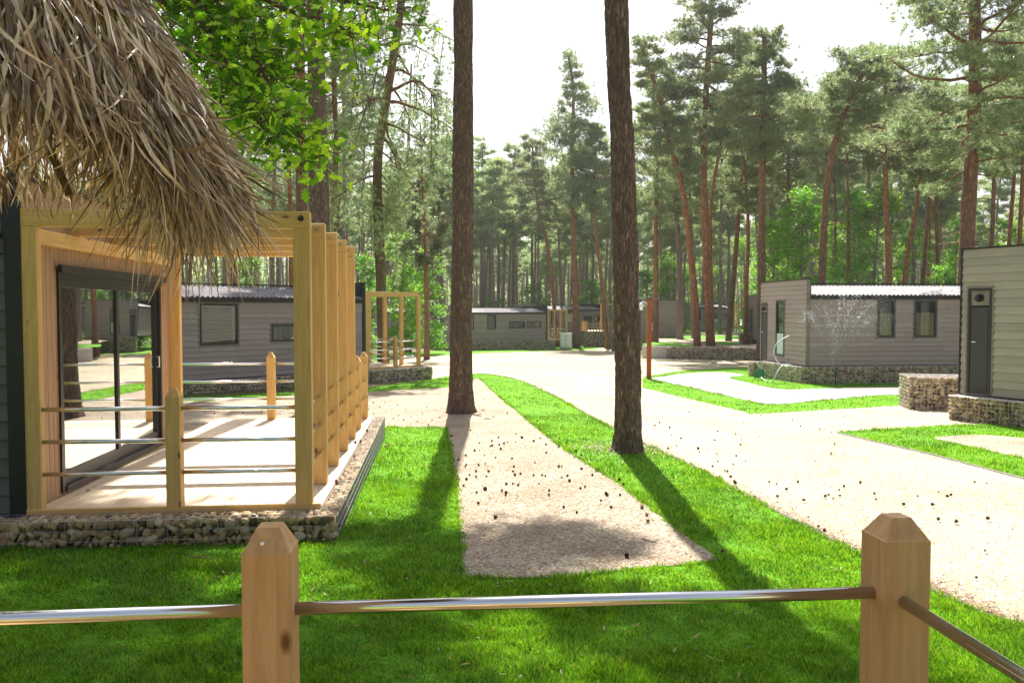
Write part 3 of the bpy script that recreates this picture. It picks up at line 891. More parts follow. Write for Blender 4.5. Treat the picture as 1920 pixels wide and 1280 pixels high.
    if glass_end:
        # vertical larch cladding and a big sliding door towards the deck
        DO = (.62, 3.42, .03, 2.10)
        cl = MB(); wall_geo(cl, fL, 0, W, 0, HP, [DO], th=.10, boards='v'); cl.build('timber_cladding', M['cladding'], t)
        a, b, c, d = DO
        fr = MB()
        fbox(fr, fL, a, b, -.08, .04, d - .09, d); fbox(fr, fL, a, a + .06, -.08, .04, c, d - .09); fbox(fr, fL, b - .05, b, -.08, .025, c, d - .09)
        fbox(fr, fL, a + .07, b - .07, -.08, .05, c, c + .05); fbox(fr, fL, a - .03, b + .03, .05, .085, d - .05, d + .02)
        sd = fr.build('sliding_door', M['frame'], t)
        mid = (a + b) / 2 + .05
        for (p, q, off) in ((a + .06, mid + .03, -.02), (mid - .03, b - .05, -.035)):
            sf = MB(); fw = .058
            for r1, r2, s1, s2 in ((p, q, c + .05, c + .17), (p, q, d - .18, d - .09), (p, p + fw, c + .17, d - .18), (q - fw, q, c + .17, d - .18)):
                fbox(sf, fL, r1, r2, off - .02, off + .025, s1, s2)
            sf.build('sash', M['frame'], sd)
            gl = MB(); fbox(gl, fL, p + fw, q - fw, off - .004, off + .006, c + .17, d - .18); gl.build('pane', M['glass'], sd)
        hd = MB(); hd.tube([fL(b - .085, -.02, 1.0), fL(b - .085, .018, 1.0), fL(b - .085, .018, 1.13), fL(b - .085, -.02, 1.13)], .009, 6); hd.build('handle', M['white'], sd)
        curtain(fL, a + .1, a + 1.3, .05, 2.12, -.30, sd); curtain(fL, b - 1.35, b - .05, .05, 2.12, -.30, sd)
    return t

# ------------------------------------------------------------------ decks, pergolas, railings
def pergola(label, loc, rz, w=2.38, H=2.55, n=5, step=.94, rails=True, group=None, skip_left=False, P='wood'):
    t = thing('pergola', label, 'pergola', loc, rz, group)
    pw, pd, bh = .145, .09, .145
    for i in range(n):
        y = i * step
        p = MB(); p.bbox(-pw, 0, y, y + pd, 0, H - bh, .006); p.build('post', M['wood_z'], t)
        if i in (0, n - 1):
            p = MB(); p.bbox(-w, -w + pw, y, y + pd, 0, H - bh, .006); p.build('post', M['wood_z'], t)
        b = MB(); b.bbox(-w, 0, y - .001, y + pd + .001, H - bh, H, .006); b.build('beam', M['wood_x'], t)
    l = MB(); l.bbox(-w + .003, -w + .08, pd, (n - 1) * step, H - bh - .13, H - bh - .002, .005); l.build('wall_beam', M['wood_y'], t)
    for i in range(n - 1):
        r_ = MB(); r_.tube([(-.075, i * step + pd, H - .06), (-.075, (i + 1) * step, H - .06)], .019, 10); r_.build('tie_rod', M['steel'], t, True)
        if rails:
            for z in (.87, .595, .32):
                r_ = MB(); r_.tube([(-.07, i * step + pd, z), (-.07, (i + 1) * step, z)], .019, 10); r_.build('rail', M['steel'], t, True)
    c = MB(); c.tube([(-.075, -.012, H - .06), (-.075, 0.0, H - .06)], .026, 16); c.build('end_cap', M['black'], t)
    return t
def post_mb(x, y, z0, h, w=.125, top=.035, cap=.075, b=.006, rz=0.0):
    """square post with pyramid top; shoulders at h-cap, flat tip of half width top"""
    mb = MB(); a = w / 2
    ca, sa = math.cos(rz), math.sin(rz)
    def ring(r_, z, bb=b):
        q = [(r_ - bb, -r_), (r_, -r_ + bb), (r_, r_ - bb), (r_ - bb, r_), (-r_ + bb, r_), (-r_, r_ - bb), (-r_, -r_ + bb), (-r_ + bb, -r_)]
        return [(x + u * ca - v * sa, y + u * sa + v * ca, z) for u, v in q]
    tr = top / 2
    vs = ring(a, z0) + ring(a, z0 + h - cap) + ring(a - .004, z0 + h - cap + .004) + ring(tr, z0 + h, .002)
    fs = [tuple(range(8))[::-1]]
    for i in range(3):
        for k in range(8):
            fs.append((i * 8 + k, i * 8 + (k + 1) % 8, (i + 1) * 8 + (k + 1) % 8, (i + 1) * 8 + k))
    fs.append(tuple(24 + k for k in range(8)))
    mb.add(vs, fs)
    return mb
def railing(label, loc, rz, posts, spans, h=1.05, w=.12, zs=(.87, .595, .32), mat='wood_z', group=None, rr=.019):
    t = thing('railing', label, 'railing', loc, rz, group)
    for (x, y) in posts:
        post_mb(x, y, 0, h, w).build('post', M[mat], t)
    for (x0, y0, x1, y1) in spans:
        for z in zs:
            r_ = MB(); r_.tube([(x0, y0, z), (x1, y1, z)], rr, 12); r_.build('rail', M['steel'], t, True)
    return t
def deck(label, loc, rz, x0, x1, y0, y1, th=.05, group=None):
    t = thing('deck', label, 'deck', loc, rz, group)
    mb = MB(); w = .12; n = int((x1 - x0) / w)
    for i in range(n):
        a = x0 + (x1 - x0) * i / n
        mb.box(a, a + (x1 - x0) / n - .003, y0, y1, -.028 - .0006 * (i % 3), -.0006 * (i % 3))
    mb.build('boards', M['deck'], t)
    f = MB(); f.bbox(x0, x1, y0 - .04, y0, -.10, .035, .005)
    f.build('fascia', M['wood_x'], t)
    s_ = MB(); s_.box(x0, x1, y0, y1, -.12, -.035); s_.build('substructure', M['wood_x'], t)
    return t

# ---- the near cabin on the left with its deck
FZ1 = 0.24
P1 = PZ(586, 951, FZ1)
A1 = math.atan(.0934)
def L1(s, t, z=0.0):
    return Vector((P1.x + s * math.cos(A1) - t * math.sin(A1), P1.y + s * math.sin(A1) + t * math.cos(A1), z))
LC1 = 9.2
c1 = L1(-2.38 - LC1 - .005, .02)
near_cab = cabin('charcoal cabin at the left edge with larch cladding and a big sliding glass door', c1, A1, FZ1, LC1, 3.9, 'side_char', (), True, True)
deck('sunlit timber deck in front of the sliding glass door at the left', L1(0, 0, FZ1), A1, -2.36, .07, 0.03, 5.95)
pergola('large natural pine pergola with five frames over the deck at the left', L1(0, 0, FZ1), A1)
railing('front deck railing at the left with one stubby pointed post and three steel rods', L1(0, 0, FZ1), A1, [(-1.16, .045)], [(-2.24, .045, -1.22, .045), (-1.10, .045, -.145, .045)])
railing('sunlit railing at the back and far side of the left deck, with pointed posts', L1(0, 0, FZ1), A1, [(-1.5, 5.85), (-.07, 5.85), (-.07, 4.7)],
        [(-3.4, 5.85, -1.56, 5.85), (-1.44, 5.85, -.13, 5.85), (-.07, 3.85, -.07, 4.64), (-.07, 4.76, -.07, 5.79)])
gabion('low flint gabion plinth in shade along the front of the left deck', L1(-7.0, -.28, 0), A1, 7.24, .26, -.10, FZ1 - .004, .088, .08, .0015, None, 'stone', panels=14)
gabion('low flint gabion plinth along the right side of the left deck, wire catching sun', L1(.24, -.02, 0), A1 + R(90), 6.1, .16, -.22, FZ1 - .012, .075, .08, .0026, None, 'stone', panels=14)

# ---- own railing in the foreground
NR = PZ(497, 1090, 0)   # only for the direction; real spot below
zd = E - 1.69
def near_pt(px, Z):
    d = ray(px, 640); return Vector((d.x * Z / d.y, Z, zd))
pA = near_pt(503, 2.24); 
LR = 1.852
rl = thing('railing', 'foreground railing with two big weathered pointed posts and one round steel rail', 'railing', (pA.x, pA.y, zd), A1)
PW = .132
post_mb(0, 0, -.35, 1.092 + .35, PW, .062, .062, .005).build('post', M['post_near'], rl)
post_mb(LR, .03, -.35, 1.055 + .35 + .012, PW + .011, .062, .062, .005).build('post', M['post_near'], rl)
def rail_mb(a, b, parent, r_=.0185):
    q = MB(); q.tube([a, b], r_, 28); return q.build('rail', M['steel'], parent, True)
rail_mb((-2.6, -.002, .853), (-PW / 2 + .002, -.002, .853), rl)
rail_mb((PW / 2 - .012, 0.004, .852), (LR - PW / 2 + .012, .026, .833), rl)
rail_mb((LR - .012, .03 - PW / 2 + .012, .826), (LR - .02, -1.75, .826), rl)
for (x, y) in ((-2.65, -.002), (LR - .0, -1.8)):
    post_mb(x, y, -.35, 1.4, PW, .062, .062, .005).build('post', M['post_near'], rl)
for (a, b, p) in (((-PW / 2 - .001, 0), (-PW / 2 + .001, 0), 0),): pass
od = thing('deck', 'visitor deck boards under the camera behind the foreground railing', 'deck', (pA.x, pA.y, zd), A1)
for k_ in range(34):
    q = MB(); q.box(-2.7, LR + .07, .06 - (k_ + 1) * .12 + .004, .06 - k_ * .12, -.03, 0); q.build('board', M['wood_x'], od)
scr = MB(); scr.tube([(-.012, -.046, 1.049), (-.012, -.052, 1.055)], .006, 8); scr.build('screw_cover', M['white'], rl)

# ---- second cabin behind the left deck
A2 = R(47)
FZ2 = E - 1.94
X2 = AT(683, 600, 26.5)
L2len = 9.2
c2 = Vector((X2.x - L2len * math.cos(A2), X2.y - L2len * math.sin(A2), 0))
FW2 = lambda d0, d1, z0, z1, k='curtain': (L2len - d1, L2len - d0, z0, z1, k)
cabin('dark grey cabin seen through the left pergola, with one tall and one slit window', c2, A2, FZ2, L2len, 3.8, 'side_grey',
      [FW2(4.45, 5.6, .95, 2.12, ((0, .10), (.9, 1))), FW2(2.05, 3.4, 1.0, 1.52), FW2(.45, 1.2, 1.0, 1.9)], True, False)
pO = Vector((X2.x + 2.42 * math.cos(A2), X2.y + 2.42 * math.sin(A2), FZ2))
pergola('pine pergola of the second cabin, seen between the left deck and the first big trunk', pO, A2, n=4, rails=True)
deck('timber deck under the second pergola', pO, A2, -2.4, .08, .03, 5.4)
railing('front railing of the second deck with a short pointed post', pO, A2, [(-1.1, .045)], [(-2.24, .045, -1.16, .045), (-1.04, .045, -.145, .045)])
railing('side railing of the second deck beyond its pergola', pO, A2, [(-.07, 3.9), (-.07, 5.3), (-1.3, 5.3)], [(-.07, 2.9, -.07, 3.84), (-.07, 3.96, -.07, 5.24), (-2.3, 5.3, -1.36, 5.3), (-1.24, 5.3, -.13, 5.3)])
g2 = Vector((X2.x - 6.8 * math.cos(A2) + .2 * math.sin(A2), X2.y - 6.8 * math.sin(A2) - .2 * math.cos(A2), 0))
zb2 = zg(24) - .15
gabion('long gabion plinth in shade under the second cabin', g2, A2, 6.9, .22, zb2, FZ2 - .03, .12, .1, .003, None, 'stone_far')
g2b = Vector((X2.x + .12 * math.cos(A2) + .28 * math.sin(A2), X2.y + .12 * math.sin(A2) - .28 * math.cos(A2), 0))
gabion('gabion plinth under the deck of the second cabin', g2b, A2, 2.6, .3, zb2 - .1, FZ2 - .03, .12, .1, .003, None, 'stone_far')

# ---- centre cabins
def near_corner(px, Y): return AT(px, 640, Y)
A3 = R(30); FZ3 = E - 2.50; c3 = near_corner(851, 64)
cabin('long low dark grey cabin in the centre behind the first big trunk, four windows', c3, A3, FZ3, 8.7, 3.8, 'side_grey',
      [(1.0, 1.75, .95, 2.1, 'curtain'), (3.0, 3.8, .95, 2.1, 'curtain'), (5.0, 6.5, 1.0, 1.55, 'curtain'), (6.75, 8.1, 1.0, 1.55, 'curtain')], True, False, False)
e3 = Vector((c3.x + 8.7 * math.cos(A3), c3.y + 8.7 * math.sin(A3), FZ3))
p3 = Vector((e3.x + 2.1 * math.cos(A3), e3.y + 2.1 * math.sin(A3), FZ3))
pergola('small far pergola at the right end of the centre cabin, beside the white cabinet', p3, A3, w=2.1, n=4)
deck('deck under the far pergola of the centre cabin', p3, A3, -2.1, .05, .03, 4.0)
railing('front railing of the centre cabin deck', p3, A3, [(-1.0, .045)], [(-1.95, .045, -1.06, .045), (-.94, .045, -.145, .045)])
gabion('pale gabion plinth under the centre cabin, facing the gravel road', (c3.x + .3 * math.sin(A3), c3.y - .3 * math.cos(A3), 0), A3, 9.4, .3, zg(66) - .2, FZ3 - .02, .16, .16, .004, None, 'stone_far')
gx = Vector((c3.x - 3.8 * math.sin(A3) - .3 * math.cos(A3), c3.y + 3.8 * math.cos(A3) - .3 * math.sin(A3), 0))
gabion('gabion plinth under the door end of the centre cabin', gx, A3 - R(90), 4.1, .3, zg(66) - .2, FZ3 - .02, .16, .16, .004, None, 'stone_far')

A5 = R(35); FZ5 = E - 2.25; c5 = near_corner(1004, 80)
cabin('far grey cabin right of the centre one, half hidden behind two orange pines', c5, A5, FZ5, 9.0, 3.8, 'side_grey',
      [(1.2, 2.0, .9, 2.05, 'curtain'), (4.0, 4.8, .9, 2.05, 'curtain'), (6.2, 7.3, 1.0, 1.6, 'curtain'), (7.6, 8.6, 1.0, 1.6, 'curtain')], True, False, False)
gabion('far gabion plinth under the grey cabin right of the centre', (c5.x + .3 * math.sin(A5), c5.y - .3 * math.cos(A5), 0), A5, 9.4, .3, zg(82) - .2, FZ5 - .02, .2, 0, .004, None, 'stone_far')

A6 = R(86); FZ6 = E - 2.02; c6 = near_corner(1274, 66)
cabin('grey cabin behind the lamp post, showing its narrow end with a tall window', c6, A6, FZ6, 9.0, 3.8, 'side_grey', (), True, False, False)
wx = MB(); wx  # second dark opening is the plant door of this end
gabion('gabion plinth under the narrow end of the cabin behind the lamp post', Vector((c6.x - 3.8 * math.sin(A6) - .3 * math.cos(A6), c6.y + 3.8 * math.cos(A6) - .3, 0)), A6 - R(90), 3.9, .3, zg(66) - .2, FZ6 - .02, .16, .16, .004, None, 'stone_far')

A8 = R(40); FZ8 = E - 2.05; c8 = near_corner(1291, 88)
cabin('farthest grey cabin between the leaning pines, white roof and slit windows', c8, A8, FZ8, 8.2, 3.8, 'side_grey',
      [(1.4, 2.1, .9, 2.05, 'curtain'), (4.6, 6.0, 1.0, 1.6, 'curtain'), (6.2, 7.6, 1.0, 1.6, 'curtain')], True, False, False)
p8 = Vector((c8.x + 8.2 * math.cos(A8) + 2.3 * math.cos(A8), c8.y + 10.5 * math.sin(A8), FZ8))
pergola('farthest pergola at the end of the farthest grey cabin', p8, A8, w=2.1, n=3)
A9 = R(30); FZ9 = E - 2.5; c9 = near_corner(716, 72)
cabin('far grey cabin seen through the second pergola, left of the centre cabin', c9, A9, FZ9, 6.0, 3.8, 'side_grey',
      [(2.0, 2.8, .9, 2.05, 'curtain'), (4.2, 5.0, .9, 2.05, 'curtain')], True, False, False)
gabion('far gabion plinth seen through the second pergola', (c9.x - 3 + .3 * math.sin(A9), c9.y - .3 * math.cos(A9) - 1.6, 0), A9, 9.2, .3, zg(74) - .2, FZ9 - .02, .2, 0, .004, None, 'stone_far')
# picket deck left of the second trunk
pk = AT(1100, 619, 75); zpk = AT(1100, 620.5, 75).z
dk = thing('deck', 'far raised deck fenced with pointed pickets just left of the second big trunk', 'deck', (pk.x, pk.y, zpk), R(4))
b_ = MB(); b_.box(0, 4.1, 0, 3.6, -.05, 0); b_.build('boards', M['deck'], dk)
pf = thing('picket_fence', 'pointed timber picket fence on the far deck left of the second big trunk', 'fence', (pk.x, pk.y, zpk), R(4))
for i in range(13):
    post_mb(.08 + i * .28, .06, 0, .95 - .16 * (i % 2), .07, .02, .06).build('picket', M['wood_z'], pf)
for i in range(9):
    post_mb(.08, .06 + (i + 1) * .36, 0, .95 - .16 * (i % 2), .07, .02, .06).build('picket', M['wood_z'], pf)
for z in (.25, .62):
    q = MB(); q.box(.05, 3.6, .10, .13, z, z + .06); q.build('rail', M['wood_x'], pf)
pergola('far pergola peeking out left of the second big trunk', (pk.x + 4.0, pk.y + 1.2, zpk), R(4), w=2.3, n=3)
gabion('pale rounded end gabion under the picket deck', (pk.x - .25, pk.y - .25, 0), R(4), 4.2, .3, zg(75) - .25, zpk - .03, .16, .16, .004, None, 'stone_far')

# ---- right cabins
A7 = math.atan2(.65, 3.2) * .55
FZ7 = E - 1.815; c7 = near_corner(1512, 26.3)
cabin('brown grey cabin at the right, spray of water against its long wall', c7, A7, FZ7, 9.2, 3.6, 'side_brown',
      [(2.42, 3.02, .92, 2.13, 'curtain'), (3.70, 4.48, .92, 2.13, ((0, .16), (.42, .8)))], True, False)
zb7 = zg(26) - .2
gabion('long flint gabion plinth under the brown grey cabin at the right', (c7.x + .25 * math.sin(A7) + .05, c7.y - .25 * math.cos(A7), 0), A7, 9.2, .3, zb7, FZ7 - .02, .115, .1, .003, None, 'stone_far')
gy = Vector((c7.x - 2.9 * math.sin(A7) - .28 * math.cos(A7), c7.y + 2.9 * math.cos(A7), 0))
gabion('gabion plinth under the door end of the brown grey cabin at the right', gy, A7 - R(90), 3.15, .3, zb7, FZ7 - .02, .115, .1, .003, None, 'stone_far')
gz_ = AT(1410, 700, 30.2)
gabion('short gabion stub at the far door corner of the brown grey cabin', (gz_.x - .1, gz_.y - .5, 0), A7, .75, .5, zg(30) - .1, FZ7 - .1, .115, .1, .003, None, 'stone')

A4 = math.atan2(.43, .90)
FZ4 = E - 1.635
cL = AT(1804, 600, 15.9)
W4 = 3.8
c4 = Vector((cL.x + W4 * math.sin(A4), cL.y - W4 * math.cos(A4), 0))
cabin('pale olive grey cabin cut off by the right edge, with a dark plant door', c4, A4, FZ4, 9.2, W4, 'side_olive', (), True, False)
zb4 = zg(14.5) - .15
gq = Vector((cL.x - .32 * math.cos(A4) + .12 * math.sin(A4) * 0, cL.y - .32 * math.sin(A4), 0))
gabion('flint gabion plinth under the olive grey cabin at the right edge', Vector((gq.x + .0, gq.y + .05, 0)), A4 - R(90), 4.4, .32, zb4, FZ4 - .03, .10, .08, .0026, None, 'stone')
g4 = AT(1704, 745, 17.8)
gabion('freestanding sunlit gabion block left of the olive grey cabin', (g4.x, g4.y, 0), R(-14), 1.35, 1.0, zg(17.8) - .08, zg(17.8) + .73, .10, .08, .0026, None, 'stone_far')

A10 = A7; c10 = Vector((AT(1413, 600, 52).x + .2, 49, 0))
cabin('dark grey cabin mostly hidden behind the brown grey one', c10, R(5), E - 1.9, 8.0, 3.6, 'side_grey', (), True, False, False)
gabion('small far gabion in the sun behind the planter', Vector((AT(1388, 620, 52).x, 52, 0)), R(2), 2.0, .5, zg(52) - .1, E - 1.5, .16, .16, .004, None, 'stone_far')

# ---- gabion planter with rounded end
pl0 = G(1250, 673); pl1 = G(1420, 675)
zt = AT(1300, 649.5, pl0.y).z
gabion('long low gabion retaining wall in front of the two leaning pines', (pl0.x, pl0.y, 0), math.atan2(pl1.y - pl0.y, pl1.x - pl0.x) - .0, (pl1 - pl0).length + .6, .35, zg(pl0.y) - .15, zt, .13, .13, .0035, None, 'stone_far')
cp = MB()
rc = 1.25
cy_ = pl0.y + rc
def arc(rr, z): return [(pl0.x + .0 - rr * math.sin(a), cy_ - rr * math.cos(a), z) for a in [R(q) for q in range(0, 96, 8)]]
zb_ = zg(pl0.y) - .1
o1, i1 = arc(rc, zb_), arc(rc - .3, zb_); o2, i2 = arc(rc, zt), arc(rc - .3, zt)
k = len(o1)
vs = o1 + i1 + o2 + i2; fs = []
for j in range(k - 1):
    fs += [(j, j + 1, 2 * k + j + 1, 2 * k + j), (k + j + 1, k + j, 3 * k + j, 3 * k + j + 1), (2 * k + j, 2 * k + j + 1, 3 * k + j + 1, 3 * k + j)]
fs += [(0, 2 * k, 3 * k, k), (k - 1, 2 * k - 1, 4 * k - 1, 3 * k - 1)]
cp.add(vs, fs)
cpo = thing('curved_kerb_wall', 'pale rounded concrete end of the low retaining wall behind the lamp post', 'wall', (0, 0, 0))
cp.build('wall', M['concrete'], cpo)
soil = [(pl0.x - 1.1, pl0.y + 1.0), (pl0.x - .6, pl0.y + .45), (pl0.x + .1, pl0.y + .25), (pl1.x + .6, pl1.y + .3), (pl1.x + 9, 62), (pl1.x + 14, 86), (13.5, 86), (11.2, 62)]
zp = lambda x, y: zt - .05 - .005 * (y - pl0.y)
def flat(name, poly, zf, mat):
    pts = [Vector((p[0], p[1], zf(p[0], p[1]))) for p in poly]
    me = bpy.data.meshes.new(name); me.from_pydata(pts, [], [t if (pts[t[1]] - pts[t[0]]).cross(pts[t[2]] - pts[t[0]]).z > 0 else t[::-1] for t in tessellate_polygon([pts])])
    me.materials.append(mat); return tag(link(name, me), kind='structure')
flat('raised_ground', soil, zp, M['bed'])
def blob(cx, cy, rx, ry, s=0): return [(cx + rx * (1 + .2 * math.sin(3 * a + s)) * math.cos(a), cy + ry * (1 + .15 * math.sin(2 * a + s)) * math.sin(a)) for a in [R(q_) for q_ in range(0, 360, 15)]]
for (bx_, by_, rx_, ry_) in ((9.9, 51.5, 1.5, 3.4), (14.2, 53.5, 1.9, 3.0), (15.2, 66, 3.0, 4.5), (20.2, 68, 3.2, 5.0), (17.5, 79, 4.0, 3.0)):
    flat('lawn', blob(bx_, by_, rx_, ry_, bx_), lambda x, y: zp(x, y) + .012, M['turf'])

# ---- lamp post
lp = G(1216.5, 711)
lt = thing('lamp_post', 'slim orange timber lamp post with a small white lamp, beside the second big trunk', 'lamp post', lp)
q = MB(); q.bbox(-.075, .075, -.075, .075, -.1, 2.82, .01); q.build('post', M['post_orange'], lt)
q = MB(); q.bbox(-.085, .085, -.085, .085, 2.82, 2.86, .008); q.build('cap', M['black'], lt)
ar = MB(); ar.tube([(-.07, 0, 2.62), (-.16, 0, 2.70), (-.24, 0, 2.72), (-.28, 0, 2.66)], .018, 8); al = ar.build('arm', M['white'], lt)
def lathe(prof, n=20, c=(0, 0, 0)):
    vs = []; fs = []
    for r_, z in prof:
        for k_ in range(n): vs.append((c[0] + r_ * math.cos(6.2832 * k_ / n), c[1] + r_ * math.sin(6.2832 * k_ / n), c[2] + z))
    for i in range(len(prof) - 1):
        for k_ in range(n): fs.append((i * n + k_, i * n + (k_ + 1) % n, (i + 1) * n + (k_ + 1) % n, (i + 1) * n + k_))
    m_ = MB(); m_.add(vs, fs); return m_
lathe([(.03, .0), (.05, -.02), (.17, -.12), (.165, -.125), (.045, -.03), (.02, -.02)], 20, (-.28, 0, 2.68)).build('lamp_shade', M['white'], al, True)
lathe([(.03, -.03), (.06, -.10), (.065, -.18), (.05, -.23), (.0, -.24)], 16, (-.28, 0, 2.66)).build('lamp_glass', M['white'], al, True)

# ---- white electric cabinet
bx = AT(1061, 655, 66.3); bx.z = zg(66.3) + .12
et = thing('electric_cabinet', 'small white electric cabinet on the grass beside the far pergola', 'cabinet', bx, R(10))
q = MB(); q.bbox(-.44, .44, -.2, .25, .1, 1.2, .02); eb = q.build('body', M['white'], et)
q = MB(); q.box(-.006, .006, -.206, -.198, .16, 1.15); q.box(-.40, .40, -.204, -.198, 1.0, 1.01); q.build('door_gap', M['black'], eb)
q = MB(); q.bbox(-.48, .48, -.24, .28, 1.2, 1.26, .01); q.build('lid', M['white'], et)
q = MB(); q.box(-.42, .42, -.16, .2, -.1, .1); q.build('plinth', M['concrete'], et)
q = MB(); q.box(-.10, -.06, -.23, -.2, .65, .8); q.build('handle', M['black'], eb)

# ---- hose reel, hose, sprinkler and its spray
hr = G(1424, 712)
ht = thing('hose_reel', 'green hose reel cart standing by the door corner of the brown grey cabin', 'hose reel', hr, R(62))
q = MB()
for s_ in (-.13, .13):
    q.tube([(s_, -.16, .0), (s_, -.02, .28), (s_, .0, .42), (s_, .16, .02)], .016, 8)
q.tube([(-.13, -.16, .02), (.13, -.16, .02)], .014, 8); q.build('frame', M['green_plastic'], ht, True)
q = MB(); q.tube([(-.15, 0, .22), (-.135, 0, .22)], .15, 20); q.tube([(.135, 0, .22), (.15, 0, .22)], .15, 20); q.tube([(-.135, 0, .22), (.135, 0, .22)], .06, 16)
q.build('drum', M['green_plastic'], ht)
q = MB(); q.tube([(-.13, 0, .22), (.13, 0, .22)], .10, 18); q.build('hose_coil', M['hose'], ht)
q = MB(); q.tube([(-.13, 0, .42), (-.13, .08, .62), (.13, .08, .62), (.13, 0, .42)], .012, 8); q.build('handle', M['white'], ht, True)
hz = lambda px, py, Y: AT(px, py, Y)
def smooth_path(pts, n=8):
    o = []
    P_ = [Vector(p) for p in pts]; P_ = [P_[0]] + P_ + [P_[-1]]
    for i in range(1, len(P_) - 2):
        for k_ in range(n):
            t_ = k_ / n
            o.append(.5 * ((2 * P_[i]) + (-P_[i - 1] + P_[i + 1]) * t_ + (2 * P_[i - 1] - 5 * P_[i] + 4 * P_[i + 1] - P_[i + 2]) * t_ ** 2 + (-P_[i - 1] + 3 * P_[i] - 3 * P_[i + 1] + P_[i + 2]) * t_ ** 3))
    o.append(P_[-1]); return o
ho = MB(); ho.tube(smooth_path([G(1427, 713) + Vector((0, 0, .12)), G(1436, 716) + Vector((0, 0, .03)), G(1447, 716) + Vector((0, 0, .03)), AT(1453, 706, 25.6), AT(1462, 690, 25.6), AT(1472, 683, 25.7), AT(1484, 684, 25.8), AT(1472, 686, 26.0), AT(1458, 678, 26.2), AT(1451, 662, 26.4), AT(1455, 646, 26.4), AT(1466, 636, 26.4), AT(1480, 629, 26.4)]), .017, 8)
hoo = ho.build('garden_hose', M['hose'], None, True); tag(hoo, 'pale hose looping up in front of the door end of the brown grey cabin', 'hose')
so = G(1566, 722)
sp = thing('sprinkler', 'small lawn sprinkler on the grass before the brown grey cabin', 'sprinkler', so)
q = MB(); q.tube([(0, 0, -.02), (0, 0, .42)], .016, 8); q.build('riser', M['black'], sp)
lathe([(.0, .5), (.035, .49), (.045, .44), (.02, .41), (0, .41)], 14).build('head', M['green_plastic'], sp)
def spray():
    P_ = []; D_ = []
    top = Vector((so.x, so.y, so.z + .5))
    Yw = so.y
    jets = [((1562, 664), (1570, 640), (1556, 612), (1540, 572)), ((1556, 640), (1530, 610), (1516, 585), (1506, 600)), ((1568, 662), (1572, 600), (1577, 560), (1584, 545)),
            ((1574, 655), (1590, 590), (1606, 555), (1622, 548)), ((1580, 650), (1604, 600), (1632, 568), (1658, 556)), ((1590, 650), (1616, 612), (1648, 590), (1690, 592)), ((1560, 700), (1561, 660), (1562, 628), (1561, 608))]
    for j in jets:
        path = smooth_path([AT(p[0], p[1], Yw) for p in j], 24)
        m_ = len(path)
        for i in range(m_ - 1):
            a, b = path[i], path[i + 1]; t_ = i / m_
            c_ = int(1 + 5 * t_)
            for _ in range(c_):
                s_ = random.random(); w = .010 + .105 * t_ ** 1.6
                P_.append(a.lerp(b, s_) + Vector((random.gauss(0, w), random.gauss(0, .12), random.gauss(0, w)))); D_.append((b - a).normalized() * (.03 * (1 - t_) + .012))
    for _ in range(1300):
        P_.append(AT(random.gauss(1600, 42), random.gauss(600, 30), Yw + random.gauss(0, .4))); D_.append(Vector((0, 0, -.014)))
    P_ = np.array([p[:] for p in P_]); D_ = np.array([d[:] for d in D_]); n = len(P_)
    s_ = RNG.uniform(.0018, .0045, n)[:, None]
    ax = np.array([[1, 0, 0]]) * s_; ay = np.array([[0, 1, 0]]) * s_
    V = np.stack([P_ - D_, P_ + ax, P_ + ay, P_ - ax, P_ - ay, P_ + D_], 1).reshape(-1, 3)
    T = np.array([(0, 1, 2), (0, 2, 3), (0, 3, 4), (0, 4, 1), (5, 2, 1), (5, 3, 2), (5, 4, 3), (5, 1, 4)])
    Fc = (T[None] + (np.arange(n) * 6)[:, None, None]).reshape(-1, 3)
    m_, nt, out = newmat('water_droplets')
    p_ = nt.nodes.new('ShaderNodeBsdfPrincipled'); p_.inputs['Base Color'].default_value = (.9, .93, .95, 1); p_.inputs['Roughness'].default_value = .15
    tr = nt.nodes.new('ShaderNodeBsdfTranslucent'); tr.inputs[0].default_value = (.95, .97, 1, 1)
    mx = nt.nodes.new('ShaderNodeMixShader'); mx.inputs[0].default_value = .6
    nt.links.new(p_.outputs[0], mx.inputs[1]); nt.links.new(tr.outputs[0], mx.inputs[2]); nt.links.new(mx.outputs[0], out.inputs[0])
    return np_mesh('water_spray', V, Fc, m_)
tag(link('water_spray', spray()), 'fans of fine white water drops in front of the brown grey cabin wall', 'water spray', kind='stuff')

# ------------------------------------------------------------------ pine cones and twigs
def cone_mesh(open_):
    vs, fs = [], []
    core = ICO1[0] * np.array([.014, .014, .019]); vs += [tuple(v) for v in core]; fs += [tuple(f) for f in ICO1[1]]
    n = 46
    for i in range(n):
        t_ = (i + .5) / n; z = -.02 + .04 * t_; a = i * 2.39996
        r_ = .019 * math.sqrt(max(.05, 1 - ((t_ - .42) / .62) ** 2)) * open_
        ca, sa = math.cos(a), math.sin(a); w = .006
        b = len(vs)
        vs += [(r_ * .4 * ca - w * .5 * sa, r_ * .4 * sa + w * .5 * ca, z), (r_ * .4 * ca + w * .5 * sa, r_ * .4 * sa - w * .5 * ca, z),
               (r_ * ca + w * sa, r_ * sa - w * ca, z + .004), (r_ * 1.12 * ca, r_ * 1.12 * sa, z + .006), (r_ * ca - w * sa, r_ * sa + w * ca, z + .004)]
        fs += [(b, b + 1, b + 2, b + 3, b + 4)]
    me = bpy.data.meshes.new('pine_cone'); me.from_pydata(vs, [], fs); me.materials.append(M['cone'])
    return me
CM = [cone_mesh(1.0), cone_mesh(1.25)]
